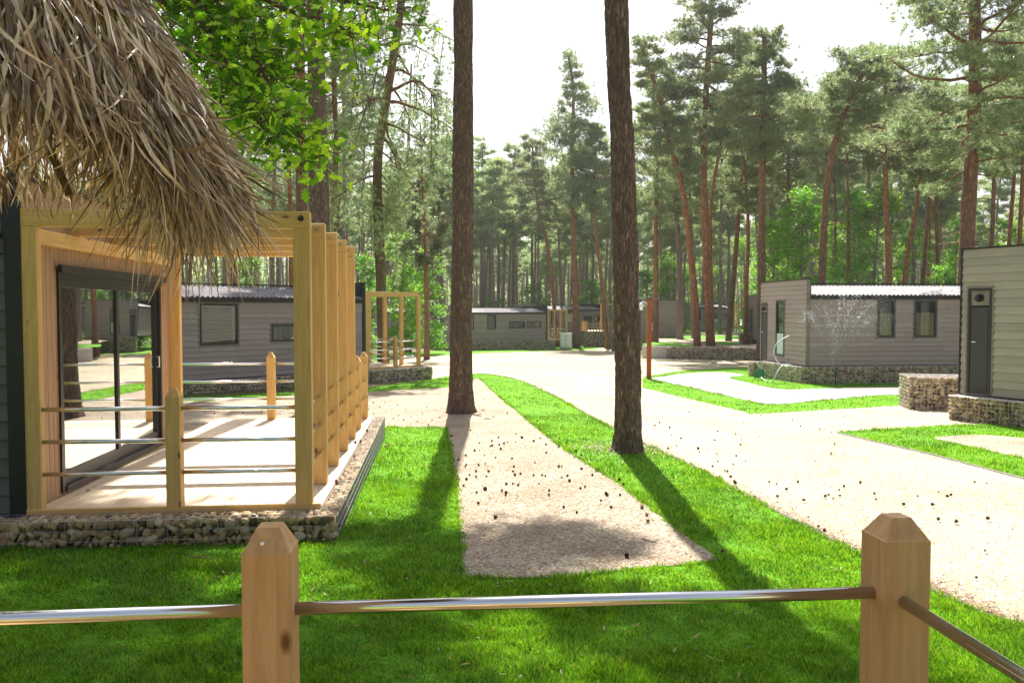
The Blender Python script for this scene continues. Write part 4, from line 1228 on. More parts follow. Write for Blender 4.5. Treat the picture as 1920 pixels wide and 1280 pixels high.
def put_cone(px, py, label, group, size=1.0, xy=None):
    p = G(px, py) if xy is None else Vector((xy[0], xy[1], zg(xy[1])))
    s_ = size * random.uniform(.5, 1.0)
    o = link('pine_cone', random.choice(CM), None, (p.x, p.y, p.z + .022 + .017 * s_))
    o.rotation_euler = (random.uniform(0, 3.1), random.uniform(0, 3.1), random.uniform(0, 6.28)); o.scale = (s_,) * 3
    tag(o, label, 'pine cone', group)
    return o
CB = 'small dark brown pine cone lying on the bare soil bed between the lawns'
CR = 'small brown pine cone lying on the pale gravel road'
z4 = lambda x, y: (760 + x * .3437, 660 + y * .3437)
bed_c = [(252,467),(262,517),(291,597),(327,636),(333,625),(400,629),(437,619),(386,663),(453,663),(351,682),(385,693),(443,691),(285,693),(287,708),(317,741),(389,778),(436,763),(528,770),(549,782),(547,794),(552,733),(587,731),(617,739),(729,731),(783,793),(786,769),(399,840),(592,636),(588,664),(597,683),(629,677),(700,684),(707,613),(746,683),(764,687),(838,637),(852,637),(853,695),(884,687),(897,716),(955,756),(979,749),(1068,824),(1095,788),(1101,795),(1121,861),(961,648),(1020,683),(1080,678),(923,585),(948,590),(930,552),(513,515),(474,521),(463,523),(538,508),(560,500),(601,500),(636,477),(701,496),(405,544),(378,548),(432,574),(492,585),(521,540),(770,560),(767,515),(836,528),(790,456),(813,458),(839,481),(404,505),(508,476),(472,495),(582,592),(1290,862),(1322,940),(1208,1132),(1170,793),(1165,711),(1189,735),(1317,905),(491,918),(863,861),(278,660),(735,480),(876,508),(480,360),(556,341),(424,322),(519,258),(427,264),(605,455),(720,385),(355,436),(329,575),(333,707),(960,572),(985,585),(1013,600),(1140,690),(936,890)]
for x, y in bed_c:
    px, py = z4(x, y)
    put_cone(px, py, CB, 'pine cones on the soil bed', .92)
for px, py in [(700, 757), (712, 765), (724, 772), (735, 769), (748, 781), (757, 790), (771, 784), (783, 793), (792, 778), (803, 800), (700, 778), (716, 790), (729, 798), (745, 762), (760, 770), (775, 762), (800, 765), (815, 770), (825, 785), (691, 770), (694, 787), (810, 790), (738, 787), (769, 797), (722, 757), (365, 770), (383, 774), (402, 778), (420, 772), (455, 777), (490, 773), (525, 776), (540, 770), (435, 768), (470, 768)]:
    put_cone(px, py, CB, 'pine cones on the soil bed', .8)
road_c = [(1452,461),(1361,410),(1442,421),(1703,441),(1800,454),(1688,491),(1434,536),(1449,531),(1480,520),(1604,555),(1645,541),(1699,565),(1806,577),(1706,607),(1790,625),(1676,634),(1743,659),(1757,663),(1775,692),(1795,726),(1846,391),(1832,487),(1827,515),(1387,393),(1504,480),(1858,605),(1598,537),(1562,620)]
for x, y in road_c:
    px, py = z4(x, y); put_cone(px, py, CR, 'pine cones on the gravel road', .8)
z5 = lambda x, y: (1300 + x * .3229, 900 + y * .3229)
for x, y in [(237,20),(243,31),(441,25),(484,37),(606,24),(542,68),(847,72),(850,104),(785,101),(767,109),(813,122),(874,53),(968,28),(640,133),(667,232),(728,285),(760,310),(1051,93),(1060,127),(1221,156),(1301,107),(1389,160),(1424,82),(1497,101),(1473,110),(1634,26),(1702,33),(1422,243),(1524,260),(1711,243),(1692,428),(1643,586),(488,108),(357,112)]:
    px, py = z5(x, y); put_cone(px, py, CR, 'pine cones on the gravel road', .85)
for _ in range(24):
    px, py = random.uniform(1250, 1600), random.uniform(770, 900)
    if py < 700 + (px - 1100) * .35 + 20: put_cone(px, py, CR, 'pine cones on the gravel road', .75)
for px, py in [(1440, 1097), (1372, 975), (1355, 1040)]:
    o = put_cone(px, py, 'brown pine cone half sunk in the shaded lawn', 'pine cones in the lawn', 1.0)
for k_, (s_, t_) in enumerate([(.1, .9), (.08, 1.0), (.12, 2.4), (.03, 3.4), (.09, 3.5), (.1, 4.4), (.05, 4.6)]):
    p = L1(s_, t_, FZ1); o = put_cone(0, 0, 'pine cone lying on the outer edge of the left deck', 'pine cones on the left deck', .95, (p.x, p.y)); o.location.z = FZ1 + .016
def twig(label, a, b, r_=.006, lift=.03):
    A_, B_ = G(*a), G(*b); d_ = B_ - A_
    pts = [A_ + d_ * k_ + Vector((random.gauss(0, .01), random.gauss(0, .01), lift + random.uniform(0, .02))) for k_ in (0, .25, .5, .75, 1)]
    base = Vector(A_); mb = MB(); mb.tube([p - base for p in pts], [r_, r_ * .9, r_ * .8, r_ * .6, r_ * .4], 6)
    side = (Vector((-d_.y, d_.x, 0))).normalized() * d_.length * .22
    mb.tube([pts[2] - base, pts[2] - base + side + d_ * .15 + Vector((0, 0, .02))], r_ * .5, 5)
    o = mb.build('twig', M['twig'], None, True); o.location = base
    return tag(o, label, 'twig')
twig('broken twig lying to the right of the foot of the first big trunk', (884, 780), (904, 783), .012)
twig('thin dry twig on the soil bed in front of the first big trunk', (908, 789), (922, 788), .01)
twig('pale dry twig on the lawn in front of the shaded gabion', (340, 1055), (400, 1063), .006, .05)
twig('forked twig on the lawn beside the right side of the left deck', (722, 845), (736, 839), .012, .05)
twig('thin twig at the right corner of the soil bed', (1205, 1017), (1232, 1028), .005)
# ------------------------------------------------------------------ trees
def lerp_path(path, z):
    for a, b in zip(path, path[1:]):
        if z <= b.z or b is path[-1]:
            t_ = (z - a.z) / max(1e-6, b.z - a.z)
            return a.lerp(b, t_)
    return path[-1].copy()
def blades_at(P_, D_, B, L, w, spread=1.0):
    """B thin triangles round each tuft centre, biased along D"""
    n = len(P_)
    P_ = np.repeat(np.asarray(P_), B, 0); D_ = np.repeat(np.asarray(D_), B, 0)
    m_ = len(P_)
    d = RNG.normal(size=(m_, 3)) * spread + D_ * 1.1
    d /= np.linalg.norm(d, axis=1)[:, None]
    s = np.cross(d, RNG.normal(size=(m_, 3))); s /= np.linalg.norm(s, axis=1)[:, None]
    l_ = (L * (.6 + .8 * RNG.random(m_)))[:, None]; w_ = (w * (.7 + .6 * RNG.random(m_)))[:, None]
    b = P_ + d * l_ * .12
    V = np.stack([b - s * w_ * .5, b + s * w_ * .5, P_ + d * l_], 1).reshape(-1, 3)
    return V, np.arange(m_ * 3).reshape(-1, 3)
def prof(t_):
    return (.35 + 1.9 * t_) if t_ < .34 else max(.16, 1.0 - (t_ - .34) * 1.15)
def pine_geo(path, r0, r1, z0, z1, rad, nb, T, B, L, w, droop=0.0, flat=1.0, dead=6, sides=12, up=0.0, padk=1.9, padr=1.0):
    """path: trunk points (local, z up). returns trunk MB, tuft centres and directions"""
    mb = MB()
    zt = path[-1].z
    fine = []
    for i, (a, b) in enumerate(zip(path, path[1:])):
        k_ = max(2, int((b.z - a.z) / 1.2))
        for j in range(k_): fine.append(a.lerp(b, j / k_))
    fine.append(path[-1])
    if len(path) > 2: # soften the corners
        for _ in range(2):
            fine = [fine[0]] + [(fine[i - 1] + fine[i] * 2 + fine[i + 1]) / 4 for i in range(1, len(fine) - 1)] + [fine[-1]]
    rr = [(r0 + (r1 - r0) * (max(0, p.z) / zt) ** .9) * random.uniform(.96, 1.05) for p in fine]
    rr[0] *= 1.25
    mb.tube(fine, rr, sides)
    TP, TD = [], []
    lens = []
    brs = []
    for k_ in range(nb):
        t_ = (k_ + random.random()) / nb
        z = z0 + (z1 - z0) * t_ * .97
        ln = rad * prof(t_) * random.uniform(.6, 1.12)
        az = k_ * 2.39996 + random.uniform(-.5, .5)
        el = R(-8 + 52 * t_ + random.uniform(-14, 14)) + up
        brs.append((z, ln, az, el)); lens.append(ln)
    tot = sum(lens)
    for (z, ln, az, el) in brs:
        p0 = lerp_path(path, min(z, zt)); n_ = 7
        d = Vector((math.cos(az) * math.cos(el), math.sin(az) * math.cos(el), math.sin(el)))
        pts = [p0]; wig = Vector((0, 0, 0))
        for j in range(n_):
            wig = wig * .6 + Vector((random.gauss(0, .16), random.gauss(0, .16), random.gauss(0, .13)))
            s_ = (j + 1) / n_
            dd = (d + wig + Vector((0, 0, (-.28 * math.sin(s_ * 3.1) - droop * s_ * 1.1)))).normalized()
            pts.append(pts[-1] + dd * ln / n_)
        rb = min(.09, .018 + ln * .017)
        mb.tube(pts, [rb * (1 - .8 * j / n_) for j in range(n_ + 1)], 5, False)
        nt_ = max(3, int(1.55 * T * ln / tot))
        npad = max(2, int(ln * padk))
        pads = []
        for q in range(npad):
            s_ = random.uniform(.32, 1.02) ** .8
            i_ = min(n_ - 1, int(s_ * n_)); c = pts[i_].lerp(pts[i_ + 1], min(1, s_ * n_ - i_))
            off = Vector((random.gauss(0, 1), random.gauss(0, 1), random.gauss(0, .35) + .25)) * (.20 * ln * (1.15 - s_ * .6) + .12)
            if droop > 0: off.z = -abs(random.gauss(0, 1)) * droop * 1.6
            e = c + off
            mb.tube([c, c.lerp(e, .5) + Vector((0, 0, .05)), e], [rb * .35, rb * .25, .006], 4, False)
            pads.append((c, e, random.uniform(.25, .55) * (.5 + .16 * ln) * padr))
        for _ in range(nt_):
            c, e, pr = random.choice(pads)
            s_ = random.uniform(.35, 1.1)
            o = Vector((random.gauss(0, 1), random.gauss(0, 1), random.gauss(0, .45 * flat))) * pr * .75
            if droop > 0:
                p = c.lerp(e, s_) + Vector((o.x * .45, o.y * .45, -abs(random.gauss(0, 1)) * droop * .9)); dr = Vector((random.gauss(0, .3), random.gauss(0, .3), -1))
            else:
                p = c.lerp(e, s_) + o; dr = (o * .6 + Vector((d.x * .4, d.y * .4, .75)))
            TP.append(p[:]); TD.append(dr.normalized()[:])
    for _ in range(dead):
        z = random.uniform(z0 * .45, z0 * 1.0); az = random.uniform(0, 6.28); p0 = lerp_path(path, z); ln = random.uniform(.3, 1.4)
        d = Vector((math.cos(az), math.sin(az), random.uniform(-.3, .3)))
        mb.tube([p0, p0 + d * ln * .5, p0 + d * ln + Vector((0, 0, random.uniform(-.3, .2)))], [.025, .018, .006], 4, False)
    return mb, TP, TD
def add_pine(label, px_path, Y, wpx, crown, bark='bark_pine', nm='needle', nb=34, T=1500, B=14, L=.17, w=.028, topw=None, group=None, droop=0.0, dead=6, name='pine_tree', flat=1.0, wiggle=0.0, padk=1.9, padr=1.0):
    base = GX(px_path[0][0], Y)
    path = [Vector((0, 0, -.2))] + [AT(px, py, Y + (i + 1) * wiggle) - base for i, (px, py) in enumerate(px_path[1:])]
    ybot, ytop, rpx = crown
    zf = lambda py: (AT(px_path[0][0], py, Y) - base).z
    z0, z1 = zf(ybot), zf(ytop)
    rad = rpx / F * Y
    r0 = wpx / F * Y * .5; r1 = (topw or wpx * .3) / F * Y * .5
    if path[-1].z < z1: path.append(Vector((path[-1].x + (path[-1].x - path[-2].x) * .3, path[-1].y, z1)))
    t = thing(name, label, 'tree', base, 0, group)
    mb, TP, TD = pine_geo(path, r0, r1, z0, z1, rad, nb, T, B, L, w, droop, flat, dead, padk=padk, padr=padr)
    mb.build('trunk', M[bark], t, True, False)
    V, Fc = blades_at(TP, TD, B, L, w)
    link('crown', np_mesh('crown', V, Fc, M[nm]), t)
    return t

# the two big trunks in the foreground: modelled furrowed bark
def big_trunk(label, base, path, rads, crown, T=2000):
    t = thing('pine_tree', label, 'tree', base)
    nz, nt_ = 620, 110
    zs = np.concatenate([np.linspace(-.15, 7.5, nz), np.linspace(7.6, path[-1].z, 60)])
    pz = np.array([p.z for p in path]); pxx = np.interp(zs, pz, [p.x for p in path]); pyy = np.interp(zs, pz, [p.y for p in path])
    rz_ = np.interp(zs, pz, rads)
    rz_ = rz_ * (1 + .22 * np.exp(-np.maximum(zs, 0) / .13)) 
    th = np.linspace(0, 2 * np.pi, nt_, endpoint=False)
    Z, TH = np.meshgrid(zs, th, indexing='ij')
    Rr = rz_[:, None] * np.ones_like(TH)
    P3 = np.stack([np.cos(TH) * Rr, np.sin(TH) * Rr, Z], -1)
    s = 1.0
    wv = vnoise(P3 * np.array([5, 5, 2.2]) + 3) * 1.1
    q = P3 * np.array([34, 34, 6.5]) + wv[..., None] * np.array([1.6, 1.6, .8])
    n1 = vnoise(q); n2 = vnoise(q * 2.1 + 11)
    ridge = np.abs(2 * n1 - 1); ridge = np.clip(ridge * 1.9, 0, 1) ** .8
    fine = np.abs(2 * n2 - 1)
    low = vnoise(P3 * np.array([3, 3, 1.1]) + 20) - .5
    butt = np.exp(-np.maximum(Z, 0) / .22) * (np.sin(TH * 5 + 1) * .5 + .3) * .035
    Rr = Rr + (ridge - .6) * .017 + (fine - .5) * .006 + low * .03 + butt
    V = np.stack([pxx[:, None] + np.cos(TH) * Rr, pyy[:, None] + np.sin(TH) * Rr, Z], -1).reshape(-1, 3)
    m_ = len(zs)
    I, J = np.meshgrid(np.arange(m_ - 1), np.arange(nt_), indexing='ij'); I = I.ravel(); J = J.ravel(); J2 = (J + 1) % nt_
    Fc = np.stack([I * nt_ + J, I * nt_ + J2, (I + 1) * nt_ + J2, (I + 1) * nt_ + J], 1)
    link('trunk', np_mesh('trunk', V, Fc, M['bark'], True), t)
    z0, z1, rad = crown
    mb, TP, TD = pine_geo([Vector((p.x, p.y, p.z)) for p in path], .02, .02, z0, z1, rad, 17, T, 16, .2, .03, dead=0, padk=.8)
    mb.build('limbs', M['bark_pine'], t, True, False)
    V, Fc = blades_at(TP, TD, 16, .22, .05)
    link('crown', np_mesh('crown', V, Fc, M['needle_dark']), t)
    return t
def trunk_path(pts, Y, base, top):
    out = [Vector((0, 0, -.2))]
    for px, py in pts: out.append(AT(px, py, Y) - base)
    last, prev = out[-1], out[-2]
    out.append(Vector((last.x + .1, last.y, top)))
    return out
g1 = G(862, 777); b1 = Vector((g1.x, g1.y + .25, zg(g1.y)))
k1 = b1.y / F
big_trunk('first big dark furrowed trunk, standing on the soil bed in the middle of the photo', b1, trunk_path([(865, 600), (868, 450), (868, 330), (869, 200), (868, 0)], b1.y, b1, 23),
          [24 * k1, 20 * k1, 19 * k1, 20 * k1, 18.5 * k1, 17.5 * k1, .06], (14.2, 22.6, 3.6))
g2_ = G(1180, 852); b2 = Vector((g2_.x, g2_.y + .2, zg(g2_.y)))
k2 = b2.y / F
big_trunk('second big dark furrowed trunk, standing on the grass verge beside the gravel road', b2, trunk_path([(1178, 700), (1175, 560), (1172, 450), (1166, 250), (1160, 150), (1156, 0)], b2.y, b2, 20),
          [25 * k2, 25 * k2, 23.5 * k2, 23 * k2, 22 * k2, 21.5 * k2, 21.5 * k2, .06], (11.3, 19.5, 3.7))

# left side
add_pine('thick dark straight trunk rising behind the left pergola under the oak leaves', [(600, 700), (600, 500), (597, 300), (592, 100), (590, -60)], 18.0, 46, (-620, -1000, 300), 'bark', nb=26, T=1900, B=14, L=.22, w=.045, topw=14, padk=.9)
add_pine('straight brown trunk right behind the shoulder of the thick dark trunk, left of it', [(566, 700), (566, 400), (564, 200), (560, -60)], 30.0, 25, (-100, -480, 170), 'bark_pine', T=1300, L=.22, w=.036, topw=12)
add_pine('thin orange curving pine just right of the thick dark trunk behind the pergola', [(629, 650), (628, 420), (626, 330), (634, 250), (624, 180), (628, 80), (622, 20)], 34.0, 13, (260, -120, 120), 'bark_red', T=1500, L=.2, w=.032, topw=7)
add_pine('thin orange trunk left of the two brown trunks, seen above the pergola beam', [(546, 650), (546, 420), (542, 300), (530, 180)], 36.0, 12, (260, -60, 120), 'bark_red', T=1200, L=.2, w=.032)
add_pine('mossy S-curved pine with dark drooping branches, left of the first big trunk', [(719, 676), (716, 560), (711, 450), (705, 330), (711, 250), (727, 180), (738, 100), (752, 20), (758, -60)], 33.0, 21, (380, -160, 165), 'bark_moss', 'needle', nb=46, T=2900, B=15, L=.16, w=.026, topw=13, droop=.75, dead=14)
add_pine('slim orange pine with hanging branches close left of the first big trunk', [(800, 640), (800, 540), (797, 430), (790, 300)], 46.0, 10, (480, 230, 70), 'bark_red', 'needle_dark', nb=24, T=1300, L=.18, w=.03, droop=.4)
for (px, Y, wpx, yb, yt, rp, txt) in [
        (440, 40, 15, 330, 60, 110, 'brown pine behind the second cabin, seen through the pergola between post and thatch'),
        (420, 52, 13, 360, 160, 100, 'slender pine behind the second cabin roof, leftmost through the pergola'),
        (510, 60, 12, 380, 150, 100, 'grey pine behind the second cabin, seen near the corner post of the pergola'),
        (470, 70, 10, 400, 200, 90, 'thin pine far behind the second cabin, in the middle of the pergola opening'),
        (652, 55, 13, 380, 60, 95, 'pine standing just right of the last pergola post of the left deck'),
        (680, 70, 10, 400, 160, 80, 'dark pine far behind, left of the mossy S-curved pine'),
        (765, 62, 11, 430, 290, 80, 'pine between the mossy S-curved pine and the slim orange one'),
        (20, 22, 30, 200, -200, 160, 'pine behind the left cabin roof under the thatch'),
        (-60, 26, 24, 150, -200, 160, 'pine beyond the left cabin near the photo edge')]:
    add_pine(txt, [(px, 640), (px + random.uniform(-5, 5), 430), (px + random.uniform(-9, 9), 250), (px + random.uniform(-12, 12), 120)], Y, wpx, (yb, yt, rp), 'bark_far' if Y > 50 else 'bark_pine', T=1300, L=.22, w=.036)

# centre
add_pine('tall orange pine standing alone beside the white cabinet, open crown against the sky', [(1081, 650), (1079, 560), (1075, 430), (1072, 300), (1072, 250), (1078, 180), (1066, 100)], 72.0, 13, (400, 98, 66), 'bark_red', nb=52, T=2500, B=12, L=.30, w=.045, topw=4, flat=1.2, padk=2.6, padr=1.5)
add_pine('orange pine with a bent S-shaped trunk behind the centre cabin', [(1046, 640), (1038, 560), (1030, 470), (1016, 410), (1006, 380), (1000, 330)], 78.0, 9, (420, 262, 70), 'bark_red', T=1500, L=.34, w=.055)
add_pine('orange pine with curved trunk between the lone orange pine and the second big trunk', [(1140, 640), (1130, 540), (1122, 470), (1110, 385), (1118, 320), (1116, 270)], 70.0, 10, (400, 235, 62), 'bark_red', T=1700, L=.32, w=.05)
add_pine('very thin leaning dead stem crossing behind the second big trunk', [(1150, 640), (1130, 500), (1098, 420)], 62.0, 5, (440, 400, 14), 'bark_far', nb=6, T=30, L=.2, w=.03)
for (px, Y, wpx, yb, yt, rp, txt) in [
        (905, 92, 9, 430, 268, 60, 'dark green pine rising just right of the first big trunk'),
        (935, 100, 7, 430, 300, 50, 'slim pine second to the right of the first big trunk'),
        (962, 96, 8, 430, 272, 62, 'broad topped pine between the first big trunk and the lone orange pine'),
        (998, 104, 7, 430, 285, 55, 'grey pine directly behind the bent S-shaped orange pine'),
        (826, 90, 9, 420, 262, 60, 'pine with dense crown directly left of the first big trunk'),
        (1100, 98, 7, 420, 275, 50, 'pine filling the gap right of the lone orange pine')]:
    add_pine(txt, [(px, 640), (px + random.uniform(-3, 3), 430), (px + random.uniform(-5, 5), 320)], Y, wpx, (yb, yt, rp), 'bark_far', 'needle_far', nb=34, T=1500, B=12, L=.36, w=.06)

# right group
add_pine('straight orange pine next to the lamp post', [(1229, 645), (1230, 540), (1230, 400), (1230, 300), (1226, 230)], 56.0, 12, (420, 140, 80), 'bark_red', nb=36, T=2100, B=13, L=.26, w=.042)
add_pine('leaning orange pine, left one of the pair on the planter, bending left at the top', [(1309, 652), (1304, 560), (1287, 400), (1276, 320), (1252, 268), (1246, 215), (1225, 150), (1206, 95)], 48.0, 15, (330, 75, 82), 'bark_red', nb=40, T=2500, B=13, L=.22, w=.036, topw=6)
add_pine('tallest orange pine, straight right one of the pair on the planter, with high dark crown', [(1334, 652), (1328, 540), (1322, 420), (1318, 300), (1322, 190), (1328, 110), (1334, 30), (1338, -40)], 49.0, 18, (270, -90, 115), 'bark_red', nb=50, T=3600, B=14, L=.22, w=.036, topw=8, flat=.9, padk=2.3, padr=1.25)
add_pine('second stem forking up to the right beside the tallest orange pine', [(1338, 652), (1330, 380), (1352, 270), (1362, 210), (1382, 150), (1388, 110)], 50.0, 7, (270, 70, 90), 'bark_red', nb=30, T=1800, B=13, L=.22, w=.036, topw=4)
add_pine('pine leaning right behind the planter, in front of the farthest cabin', [(1364, 632), (1372, 560), (1381, 460), (1388, 350), (1396, 270)], 58.0, 13, (340, 150, 95), 'bark_pine', nb=36, T=2200, B=13, L=.26, w=.042)
add_pine('grey brown trunk between the cabin end and the leaning pair', [(1275, 628), (1276, 540), (1272, 440), (1262, 330)], 62.0, 14, (400, 190, 80), 'bark_far', nb=32, T=1700, B=13, L=.28, w=.045)
add_pine('thin dark trunk directly left of the leaning pair on the planter', [(1301, 634), (1297, 540), (1298, 440), (1292, 350)], 64.0, 8, (400, 220, 70), 'bark_far', nb=28, T=1300, B=13, L=.28, w=.045)
add_pine('thick brown straight pine rising behind the door end of the brown grey cabin', [(1428, 620), (1428, 500), (1429, 370), (1430, 250), (1432, 180)], 42.0, 18, (300, 60, 95), 'bark_pine', nb=40, T=2700, B=14, L=.2, w=.034, topw=9)
add_pine('orange pine with crooked top left of the thick brown one, behind the brown grey cabin', [(1398, 620), (1400, 500), (1406, 430), (1396, 330), (1398, 280)], 52.0, 10, (400, 210, 75), 'bark_red', nb=30, T=1700, B=13, L=.24, w=.04)
add_pine('grey leaning trunk with bare black side limbs over the middle of the brown grey cabin', [(1539, 620), (1541, 500), (1546, 400), (1552, 330), (1562, 275), (1578, 225), (1592, 185), (1620, 140)], 38.0, 16, (260, 95, 105), 'bark_pine', nb=34, T=2500, B=14, L=.19, w=.032, topw=9, dead=16)
add_pine('big brown pine towering over the right edge with long bare sweeping limbs', [(1806, 640), (1810, 500), (1817, 380), (1822, 270), (1830, 150), (1828, 40), (1826, -60)], 29.0, 30, (330, -190, 210), 'bark_pine', nb=52, T=5200, B=15, L=.17, w=.028, topw=17, dead=22, flat=.7)
for (px, dx, Y, wpx, yb, yt, rp, bk, txt) in [
        (1667, -8, 44, 15, 310, 120, 105, 'bark_red', 'dark red trunk behind the right half of the brown grey cabin roof'),
        (1683, 55, 47, 11, 330, 170, 90, 'bark_red', 'thin pine leaning strongly right behind the roof of the brown grey cabin'),
        (1590, -4, 55, 8, 330, 170, 80, 'bark_red', 'slim orange pine right of the grey leaning trunk'),
        (1570, -10, 60, 7, 340, 150, 85, 'bark_pine', 'thin brown pine close behind the grey leaning trunk'),
        (1722, 30, 50, 10, 350, 160, 90, 'bark_pine', 'brown pine leaning right, left of the big pine at the right edge'),
        (1738, 12, 62, 8, 350, 190, 80, 'bark_red', 'thin orange pine second left of the big pine at the right edge'),
        (1762, -6, 56, 10, 330, 150, 90, 'bark_pine', 'brown pine immediately left of the big pine at the right edge'),
        (1856, 10, 44, 11, 300, 60, 100, 'bark_pine', 'pine rising above the olive grey cabin, right of the big pine'),
        (1884, 24, 52, 11, 320, 110, 100, 'bark_red', 'orange pine above the olive grey cabin near the photo edge'),
        (1908, 12, 46, 12, 300, 40, 110, 'bark_red', 'crooked orange pine at the very right edge above the olive grey cabin'),
        (1472, 6, 58, 10, 350, 150, 90, 'bark_pine', 'slender pine between the thick brown pine and the grey leaning trunk'),
        (1500, -10, 64, 9, 360, 175, 80, 'bark_far', 'grey pine just left of the grey leaning trunk'),
        (1625, 8, 66, 9, 350, 140, 90, 'bark_far', 'grey brown pine behind the middle of the brown grey cabin roof'),
        (1700, -12, 72, 8, 360, 180, 85, 'bark_far', 'grey pine far behind the thin leaning pine'),
        (1445, 5, 66, 8, 380, 180, 80, 'bark_far', 'thin pine close right of the thick brown pine'),
        (1350, 4, 78, 8, 380, 200, 75, 'bark_far', 'thin grey pine far behind the tallest orange pine')]:
    add_pine(txt, [(px, 640), (px + dx * .3 + random.uniform(-3, 3), 470), (px + dx * .7 + random.uniform(-4, 4), 360), (px + dx, 240)], Y, wpx, (yb, yt, rp), bk, nb=34, T=2000, B=13, L=.24, w=.04)

# dense wood far behind: copies of a few source pines
protos = []
for i in range(8):
    H_ = random.uniform(19, 24)
    path = [Vector((0, 0, -.3)), Vector((random.gauss(0, .12), random.gauss(0, .12), H_ * .35)), Vector((random.gauss(0, .3), random.gauss(0, .3), H_ * .7)), Vector((random.gauss(0, .5), random.gauss(0, .5), H_))]
    mb, TP, TD = pine_geo(path, .21, .05, H_ * random.uniform(.60, .68), H_, random.uniform(2.4, 3.3), 30, 1000, 10, .4, .07, dead=26, sides=7)
    protos.append((mb, TP, TD))
GL = 'slender straight pine in the dense wood behind the cabins'
GG = 'slender pines of the dense wood behind the cabins'
roots = []
for mb, TP, TD in protos:
    t = thing('pine_tree', GL, 'tree', (0, 0, 0), 0, GG)
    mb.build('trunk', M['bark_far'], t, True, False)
    V, Fc = blades_at(TP, TD, 10, .42, .075)
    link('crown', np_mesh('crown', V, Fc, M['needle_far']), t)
    roots.append(t)
spots = []
tries = 0
while len(spots) < 285 and tries < 20000:
    tries += 1
    Y = 84 + 100 * random.random() ** 1.25; px = random.uniform(-20, 1960)
    x = (px - 960) / F * Y
    if any((x - a) ** 2 + (Y - b) ** 2 < 2.6 ** 2 for a, b in spots): continue
    if px < 560 and Y > 110: continue
    spots.append((x, Y))
for i, (x, Y) in enumerate(spots):
    r_ = roots[i % 8]
    o = r_ if i < 8 else copy_tree(r_)
    o.location = (x, Y, zg(Y)); o.rotation_euler = (random.gauss(0, .015), random.gauss(0, .015), random.uniform(0, 6.28))
    s_ = random.uniform(.85, 1.12); cen = 1 - .10 * math.exp(-((x / Y * F + 0) / 260) ** 2)
    o.scale = (s_, s_, s_ * cen)

# far wood that reads as one mass
def far_wood():
    P_, D_ = [], []
    for _ in range(15000):
        Y = random.uniform(190, 260); px = random.uniform(-300, 2200); x = (px - 960) / F * Y
        P_.append((x, Y, zg(Y) + random.triangular(2, 21, 17))); D_.append((0, 0, .6))
    V, Fc = blades_at(P_, D_, 5, 1.7, .8)
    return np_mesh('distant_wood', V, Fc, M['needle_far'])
tag(link('distant_wood', far_wood()), 'far-off wood closing the view behind the dense trunks', 'wood', kind='stuff')

def far_trunks():
    mb = MB()
    for _ in range(620):
        Y = random.uniform(130, 235); px = random.uniform(380, 1960); x = (px - 960) / F * Y
        r_ = random.uniform(.13, .24); z = zg(Y); l_ = random.gauss(0, .5)
        mb.tube([(x, Y, z - .2), (x + l_ * .4, Y, z + 10), (x + l_, Y, z + 18)], [r_, r_ * .8, r_ * .4], 5, False)
    return mb
ft = far_trunks().build('distant_trunks', M['bark_far'], None, True, False); tag(ft, 'countless thin trunks deep in the wood', 'tree trunks', kind='stuff')

# broad-leaved young trees and bushes
def broadleaf_geo(H_, rad, z0, nclump, nleaf, size, trunk=.06):
    mb = MB(); path = [Vector((0, 0, -.1)), Vector((random.gauss(0, .1), random.gauss(0, .1), H_ * .5)), Vector((random.gauss(0, .2), random.gauss(0, .2), H_ * .93))]
    mb.tube(path, [trunk, trunk * .7, trunk * .2], 7)
    P_ = []
    for k_ in range(nclump):
        t_ = random.random(); z = z0 + (H_ - z0) * t_
        az = random.uniform(0, 6.28); rr = rad * math.sqrt(random.random()) * (1.0 - .55 * t_ ** 2) * (.6 + .4 * min(1, t_ * 4))
        c = Vector((rr * math.cos(az), rr * math.sin(az), z)); p0 = lerp_path(path, max(.1, z - rr * .5))
        mb.tube([p0, p0.lerp(c, .5) + Vector((0, 0, .05 * rr)), c], [trunk * .3, trunk * .2, .006], 4, False)
        cr = random.uniform(.25, .5) * (rad * .35 + .2)
        n_ = max(3, nleaf // nclump)
        q = RNG.normal(size=(n_, 3)) * np.array([cr, cr, cr * .55]) + np.array(c[:])
        P_.append(q)
    P_ = np.concatenate(P_); n = len(P_)
    nrm = RNG.normal(size=(n, 3)) * .55 + np.array([0, 0, .9]); nrm /= np.linalg.norm(nrm, axis=1)[:, None]
    a = np.cross(nrm, RNG.normal(size=(n, 3))); a /= np.linalg.norm(a, axis=1)[:, None]; b = np.cross(nrm, a)
    s_ = (size * (.6 + .8 * RNG.random(n)))[:, None]
    V = np.stack([P_ - a * s_ * .5, P_ + b * s_ * .28, P_ + a * s_ * .6 - nrm * s_ * .1, P_ - b * s_ * .28], 1).reshape(-1, 3)
    return mb, V, np.arange(n * 4).reshape(-1, 4)
def add_broad(label, px, Y, ytop, rpx, z0=.3, n=6000, size=.16, name='young_tree', cat='tree', group=None, ncl=60):
    base = GX(px, Y); H_ = AT(px, ytop, Y).z - base.z
    t = thing(name, label, cat, base, random.uniform(0, 6.28), group)
    mb, V, Fc = broadleaf_geo(H_, rpx / F * Y, z0, ncl, n, size, .03 + H_ * .008)
    mb.build('trunk', M['bark_far'], t, True, False)
    link('crown', np_mesh('crown', V, Fc, M['leaf']), t)
    return t
